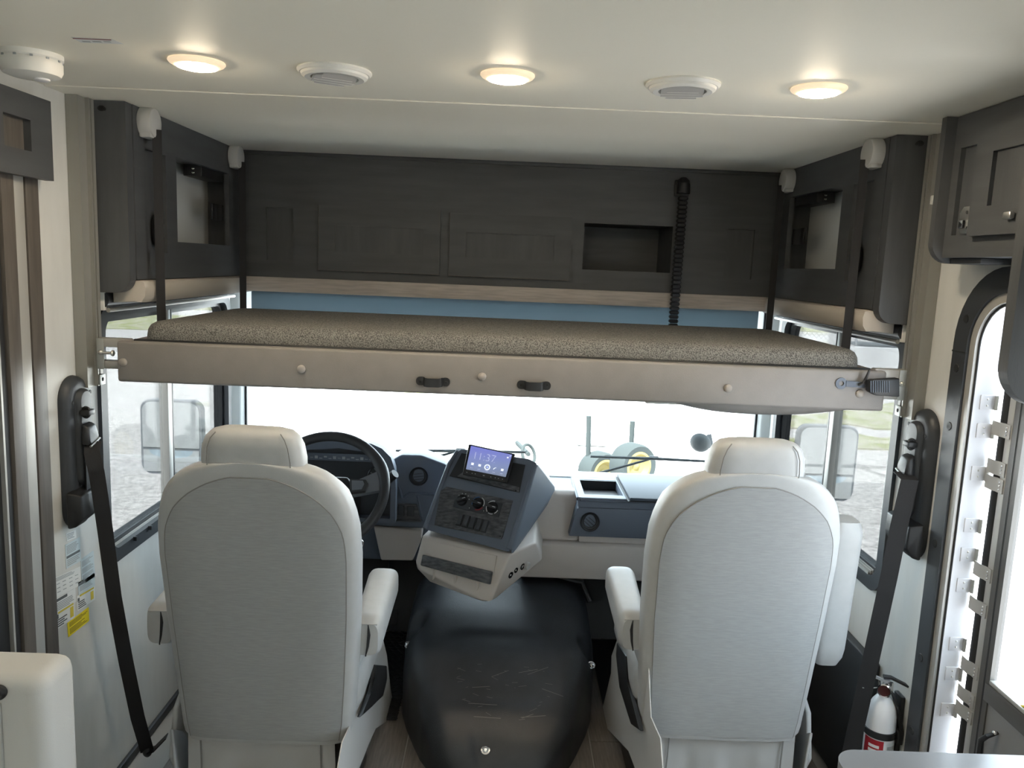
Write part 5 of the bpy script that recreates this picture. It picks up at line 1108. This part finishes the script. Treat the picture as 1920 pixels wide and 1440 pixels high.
sticker(((122, 1022), (149, 1007), (152, 1051), (124, 1067)), 'stickerblue', 'pale blue data sticker with a black bar', [('print_bar', 'print', [(0.05, 0.95, 0.50, 0.60)]), ('print_lines', 'printgrey', txt(0.08, 0.45, 6)+txt(0.66, 0.95, 4))])
sticker(((151, 1049), (175, 1032), (178, 1081), (153, 1098)), 'stickerblue', 'tall pale sticker with three paragraphs right of the blue sticker', [('print_lines', 'printgrey', txt(0.12, 0.34, 5)+txt(0.40, 0.60, 5)+txt(0.66, 0.86, 5))])
sticker(((100, 1084), (150, 1062), (152, 1096), (104, 1122)), 'stickerwhite', 'wide white table sticker under the blue sticker', [('print_lines', 'printgrey', txt(0.06, 0.25, 3)+[(a, a+0.12, b, b+0.04) for a in (0.08, 0.3, 0.55, 0.78) for b in (0.35, 0.55, 0.75)])])
sticker(((146, 1092), (177, 1074), (178, 1098), (147, 1117)), 'stickerblue', 'pale sticker with a short black bar at the right', [('print_bar', 'print', [(0.02, 0.4, 0.10, 0.32)]), ('print_lines', 'printgrey', txt(0.40, 0.8, 4))])
sticker(((144, 1118), (177, 1099), (178, 1124), (145, 1146)), 'stickerwhite', 'white sticker with yellow heading above the yellow one at the right', [('print_bar', 'printyellow', [(0.15, 0.95, 0.02, 0.14), (0.75, 0.92, 0.25, 0.85)]), ('print_dot', 'print', [(0.03, 0.13, 0.18, 0.42)]), ('print_lines', 'print', txt(0.45, 0.98, 4, 0.05, 0.7))])
sticker(((103, 1124), (141, 1102), (142, 1128), (104, 1150)), 'stickerwhite', 'white sticker with a grey title bar under the table sticker', [('print_bar', 'print', [(0.03, 0.58, 0.06, 0.26)]), ('print_lines', 'printgrey', txt(0.36, 0.95, 5))])
sticker(((104, 1150), (139, 1128), (140, 1158), (105, 1181)), 'stickerwhite', 'white sticker with yellow heading left of the yellow sticker', [('print_bar', 'printyellow', [(0.12, 0.95, 0.03, 0.14), (0.76, 0.94, 0.2, 0.85)]), ('print_dot', 'print', [(0.03, 0.14, 0.16, 0.42)]), ('print_lines', 'print', txt(0.45, 0.98, 4, 0.05, 0.7))])
sticker(((126, 1168), (166, 1138), (167, 1164), (128, 1195)), 'yellow', 'yellow warning sticker lowest on the wall', [('print_lines', 'printolive', txt(0.10, 0.42, 4)+txt(0.52, 0.92, 4))])

# ================================================================== DINETTE AT THE BOTTOM EDGE
tb_ = thing('dinette_table', 'grey laminate table with rounded corner at the lower right', 'table', (0.93, 1.15, 0.0))
mb = MB(); mb.prism(rrect(0.690, 1.175, 0.72, 1.487, 0.05, fZ(0.712), 10), (0, 0, 0.038), bev=0.010, seg=4); mb.build('table_top', 'tableTop', tb_)
mb = MB(); mb.lathe([(0.16, 0.0), (0.16, 0.012), (0.05, 0.03), (0.04, 0.05), (0.04, 0.70), (0.10, 0.711)], (0.95, 1.08, 0), n=28); mb.build('pedestal', 'alu', tb_)
bn_ = thing('dinette_bench', 'beige upholstered bench back with a button at the lower left', 'bench', (-0.97, 1.25, 0.0))
mb = MB(); mb.box((-1.165, 1.300, 0.16), (-0.777, 1.415, 0.946), bev=0.028, seg=4); bb_ = mb.build('bench_back', 'bench', bn_)
c = onY((0, 1297), 1.300); mb = MB(); mb.lathe([(0.013, -0.001), (0.013, 0.006), (0.009, 0.010), (0.0004, 0.011)], c, (0, -1, 0), 20); mb.build('back_button', 'black', bb_)
mb = MB(); mb.tube([(-0.852, 1.2985, 0.90), (-0.850, 1.2985, 0.20)], 0.002, 6); mb.build('back_seam', 'seatvinyl', bb_)
mb = MB(); mb.box((-1.165, 0.78, 0.34), (-0.780, 1.299, 0.47), bev=0.03, seg=3); mb.build('bench_cushion', 'bench', bn_)
mb = MB(); mb.box((-1.165, 0.80, 0.0), (-0.785, 1.40, 0.339), bev=0.004); mb.build('bench_base', 'darkwood_h', bn_)

# ================================================================== OUTSIDE
GZ = -0.95
mb = MB(); mb.box((-80, -60, GZ-0.2), (80, 90, GZ)); struct(mb.build('ground', 'gravel', None, 0), 'pale gravel lot outside the windows', 'ground')
def patch(nm, pts, z, m, label, cat): mb = MB(); mb.prism([V((x, y, GZ)) for x, y in pts], (0, 0, z)); o = struct(mb.build(nm, m, None, 0), label, cat); return o
def gp(pts): return [(q.x, q.y) for q in (onZ(p, GZ) for p in pts)]
patch('grass_verge', gp(((1470, 783), (1540, 778), (1600, 770), (1700, 752), (1790, 750), (1790, 815), (1700, 808), (1640, 806), (1590, 797), (1530, 806), (1470, 804))), 0.03, 'grass', 'far grassy verge beyond the passenger window', 'grass')
patch('grass_verge', gp(((1470, 826), (1540, 818), (1600, 815), (1650, 824), (1700, 820), (1790, 828), (1790, 858), (1700, 846), (1600, 843), (1540, 834), (1470, 840))), 0.03, 'grass', 'near grassy verge beyond the passenger window', 'grass')
patch('far_verge', [(-30, 36), (30, 40), (30, 47), (-30, 47)], 0.03, 'grass', 'strip of grass along the far edge of the lot', 'grass')
patch('grass_patch', [(-3.2, 15.0), (-0.6, 14.6), (2.2, 13.4), (3.0, 13.9), (0.8, 15.4), (-2.0, 16.0)], 0.02, 'grass', 'ragged patch of grass in front of the windshield', 'grass')
patch('grass_patch', [(-20, 26), (-9, 27), (-9, 33), (-22, 34)], 0.02, 'grass', 'patch of grass far beyond the driver window', 'grass')
# concrete barrier and chain-link fence on the right
bar = MB(); bar.prism([(8, 21.6, GZ), (8, 22.2, GZ), (8, 22.05, GZ+0.8), (8, 21.75, GZ+0.8)], (24, 0, 0)); tag(bar.build('concrete_barrier', 'concrete', None, 0), 'long grey concrete barrier beyond the verge', 'barrier')
fn = thing('chain_link_fence', 'chain-link fence behind the concrete barrier', 'fence', (20, 24.0, GZ))
for k in range(10):
    mb = MB(); mb.cyl((8+2.6*k, 24, GZ), (8+2.6*k, 24, GZ+2.1), 0.035, 10); mb.build('fence_post', 'galv', fn)
mb = MB(); mb.cyl((8, 24, GZ+2.1), (31.4, 24, GZ+2.1), 0.025, 8); mb.build('top_rail', 'galv', fn)
mb = MB()
for k in range(-14, 162):
    x = 8+0.145*k
    for sg in (1, -1):
        xa, xb = (x, x+2.05) if sg > 0 else (x+2.05, x)
        mb.prism([(xa-0.006, 24, GZ+0.03), (xa+0.006, 24, GZ+0.03), (xb+0.006, 24, GZ+2.08), (xb-0.006, 24, GZ+2.08)], (0, 0.006, 0))
wm = mb.build('wire_mesh', 'galv', fn, 0); wm['kind'] = 'stuff'
# parked white trailer far behind the fence
tr_ = thing('parked_trailer', 'white box trailer parked behind the chain-link fence', 'trailer', (17, 31, GZ))
mb = MB(); mb.box((14.0, 30, GZ+0.6), (20.5, 32.4, GZ+3.0), bev=0.05); mb.build('trailer_body', 'white', tr_)
for x in (16.2, 17.1):
    mb = MB(); mb.cyl((x, 29.98, GZ+0.36), (x, 30.25, GZ+0.36), 0.36, 24, 0.04); mb.build('trailer_wheel', 'tire', tr_)
mb = MB(); mb.box((14.6, 30.2, GZ+0.30), (20.0, 32.2, GZ+0.6)); mb.build('trailer_chassis', 'tire', tr_)
# side mirrors
def mirror(s, pq, label):
    o = thing('side_mirror', label, 'mirror', (s*1.5, 3.9, 0.55), 'exterior side mirrors')
    X0, X1 = s*1.485, s*1.785; x0, x1 = min(X0, X1), max(X0, X1); z0, z1 = pq; Y = 3.90; f = fY(Y)
    mb = MB(); mb.loft([rrect(x0, x1, z0, z1, 0.055, fY(Y), 8), rrect(x0-0.004, x1+0.004, z0-0.004, z1+0.004, 0.055, fY(Y+0.01), 8), rrect(x0, x1, z0, z1, 0.055, fY(Y+0.05), 8), rrect(x0+0.03, x1-0.03, z0+0.03, z1-0.03, 0.05, fY(Y+0.10), 8)]); mb.build('mirror_housing', 'mirrorhousing', o)
    zs = z0+(z1-z0)*0.34; Mr = Matrix.Rotation(0, 4, 'Z')
    mb = MB(); mb.prism(rrect(x0+0.010, x1-0.010, zs+0.008, z1-0.010, 0.045, fY(Y-0.004), 8, (0.045, 0.045, 0.006, 0.006)), (0, 0.0035, 0)); mb.build('mirror_pane', 'mirrorglass', o, 0)
    rows = []
    for i in range(9):
        v = i/8; rows.append([V((x0+0.012+(x1-x0-0.024)*a, Y-0.004-0.010*(1-(2*a-1)**2)*(1-(2*v-1)**2), z0+0.012+(zs-z0-0.016)*v)) for a in [k/12 for k in range(13)]])
    mb = MB(); mb.grid(rows); mb.build('wide_angle_pane', 'mirrorglass', o, 60)
    mb = MB(); mb.tube([(s*1.635, Y+0.08, z0+0.10), (s*1.50, Y+0.10, z0+0.02), (s*1.27, 3.70, z0+0.0)], 0.022, 10); mb.build('mirror_arm', 'mirrorhousing', o)
mirror(-1, (0.588, 0.962), 'side mirror outside the driver window'); mirror(1, (0.580, 0.962), 'side mirror outside the passenger window')
fm_ = thing('convex_mirror', 'round convex mirror on a bracket outside the windshield at right', 'mirror', onY((1318, 832), 3.95))
c = onY((1313, 830), 3.95); mb = MB(); mb.lathe([(0.004, 0.030), (0.032, 0.022), (0.050, 0.006), (0.052, 0), (0.046, -0.003), (0.0004, -0.014)], c, (-0.35, -0.9, -0.2), 32); mb.build('mirror_dish', 'wiper', fm_)
a_ = onY((1331, 818), 3.98); b_ = onY((1336, 850), 3.97)
mb = MB(); mb.tube([c+V((0.01, 0.01, 0)), onY((1326, 828), 3.97)], 0.006, 8); mb.ribbon([a_+V((-0.006, 0, 0.01)), onY((1333, 833), 3.975), b_, onY((1345, 890), 3.90), onY((1350, 905), 3.85)], (1, 0, 0), 0.024, 0.006); mb.build('mirror_bracket', 'trimblack', fm_)
mb = MB(); mb.tube([onY((1350, 905), 3.85), (onY((1350, 905), 3.85)+V((0.05, -0.15, -0.05)))], 0.008, 8); mb.build('bracket_foot', 'trimblack', fm_)
# wipers
def wiper(a, b, arm, label):
    Y = 3.705; o = thing('windshield_wiper', label, 'wiper', onY(arm, Y), 'windshield wipers')
    mb = MB(); mb.tube([onY(p, Y) for p in (a, ((a[0]+b[0])/2, (a[1]+b[1])/2-1), b)], [0.006, 0.008, 0.006], 8); mb.build('wiper_blade', 'wiper', o)
    m_ = ((a[0]+b[0])/2, (a[1]+b[1])/2); mb = MB(); c2 = onY((m_[0], m_[1]-2), Y+0.012); mb.box(c2-V((0.022, 0.008, 0.006)), c2+V((0.022, 0.008, 0.010)), bev=0.003); mb.build('blade_clip', 'wiper', o)
    q = onY(arm, Y); mb = MB(); mb.tube([c2, c2+(q-c2)*0.5, q], [0.005, 0.007, 0.008], 8); mb.build('wiper_arm', 'wiper', o)
    mb = MB(); mb.cyl((q.x, 3.70, q.z-0.01), (q.x, 3.725, q.z-0.01), 0.018, 16); mb.build('wiper_pivot', 'wiper', o)
wiper((742, 845), (985, 848), (775, 868), 'windshield wiper left of the centre console'); wiper((1107, 856), (1345, 866), (1085, 898), 'windshield wiper in front of the passenger seat')
# small garden tractor standing in front
tk = thing('garden_tractor', 'yellow wheeled garden tractor with roll bar parked ahead of the windshield', 'tractor', (1.3, 8.4, GZ))
def wheel(px, Y, r, rim, side):
    c = onY(px, Y); ax = V((side*0.50, -0.86, 0.05)).normalized()
    mb = MB(); mb.lathe([(rim, -0.11), (r*0.92, -0.12), (r, -0.07), (r, 0.07), (r*0.92, 0.12), (rim, 0.11)], c, ax, 36, False); mb.build('tractor_tire', 'tire', tk)
    mb = MB(); mb.lathe([(rim, -0.10), (rim, 0.11), (rim*0.85, 0.115), (rim*0.6, 0.07), (0.05, 0.06), (0.0004, 0.09)], c, ax, 32); mb.build('wheel_rim', 'tractor_yellow', tk)
    return c
c1 = wheel((1186, 872), 8.2, 0.235, 0.160, 1); c2 = wheel((1124, 885), 8.8, 0.235, 0.160, 1)
for p0, p1, p2, Y in (((1104, 780), (1103, 850), (1100, 905), 8.8), ((1186, 790), (1184, 830), (1178, 850), 8.5)):
    mb = MB(); mb.tube([onY(p0, Y), onY(p1, Y), onY(p2, Y), onY((p2[0], p2[1]+40), Y)], 0.028, 8); mb.build('roll_bar_post', 'tire', tk)
mb = MB(); mb.box((0.20, 9.2, GZ+0.30), (1.30, 9.8, GZ+0.55), bev=0.06); mb.build('chassis', 'tractor_green', tk)
mb = MB(); mb.box((0.90, 9.25, GZ+0.55), (1.28, 9.70, GZ+0.63), bev=0.04); mb.build('tractor_seat', 'tractor_green', tk)
mb = MB(); mb.box((-0.35, 9.15, GZ+0.30), (0.30, 9.75, GZ+0.60), bev=0.10); mb.build('hood', 'tractor_green', tk)
for y in (9.05, 9.95):
    mb = MB(); mb.cyl((-0.15, y-0.08, GZ+0.24), (-0.15, y+0.08, GZ+0.24), 0.24, 28, 0.04); mb.build('front_tire', 'tire', tk)
sc_ = onY((991, 852), 8.6); ax = V((0.75, -0.55, 0.35)).normalized(); uu = ax.orthogonal().normalized(); ww = ax.cross(uu)
mb = MB(); mb.tube([sc_+(uu*math.cos(a)+ww*math.sin(a))*0.11 for a in [2*PI*k/28 for k in range(28)]], 0.017, 8, closed=True); mb.build('tractor_wheel_rim', 'tire', tk)
mb = MB(); mb.tube([sc_, V((sc_.x-0.12, 9.2, GZ+0.58))], 0.025, 8); mb.build('tractor_column', 'tire', tk)
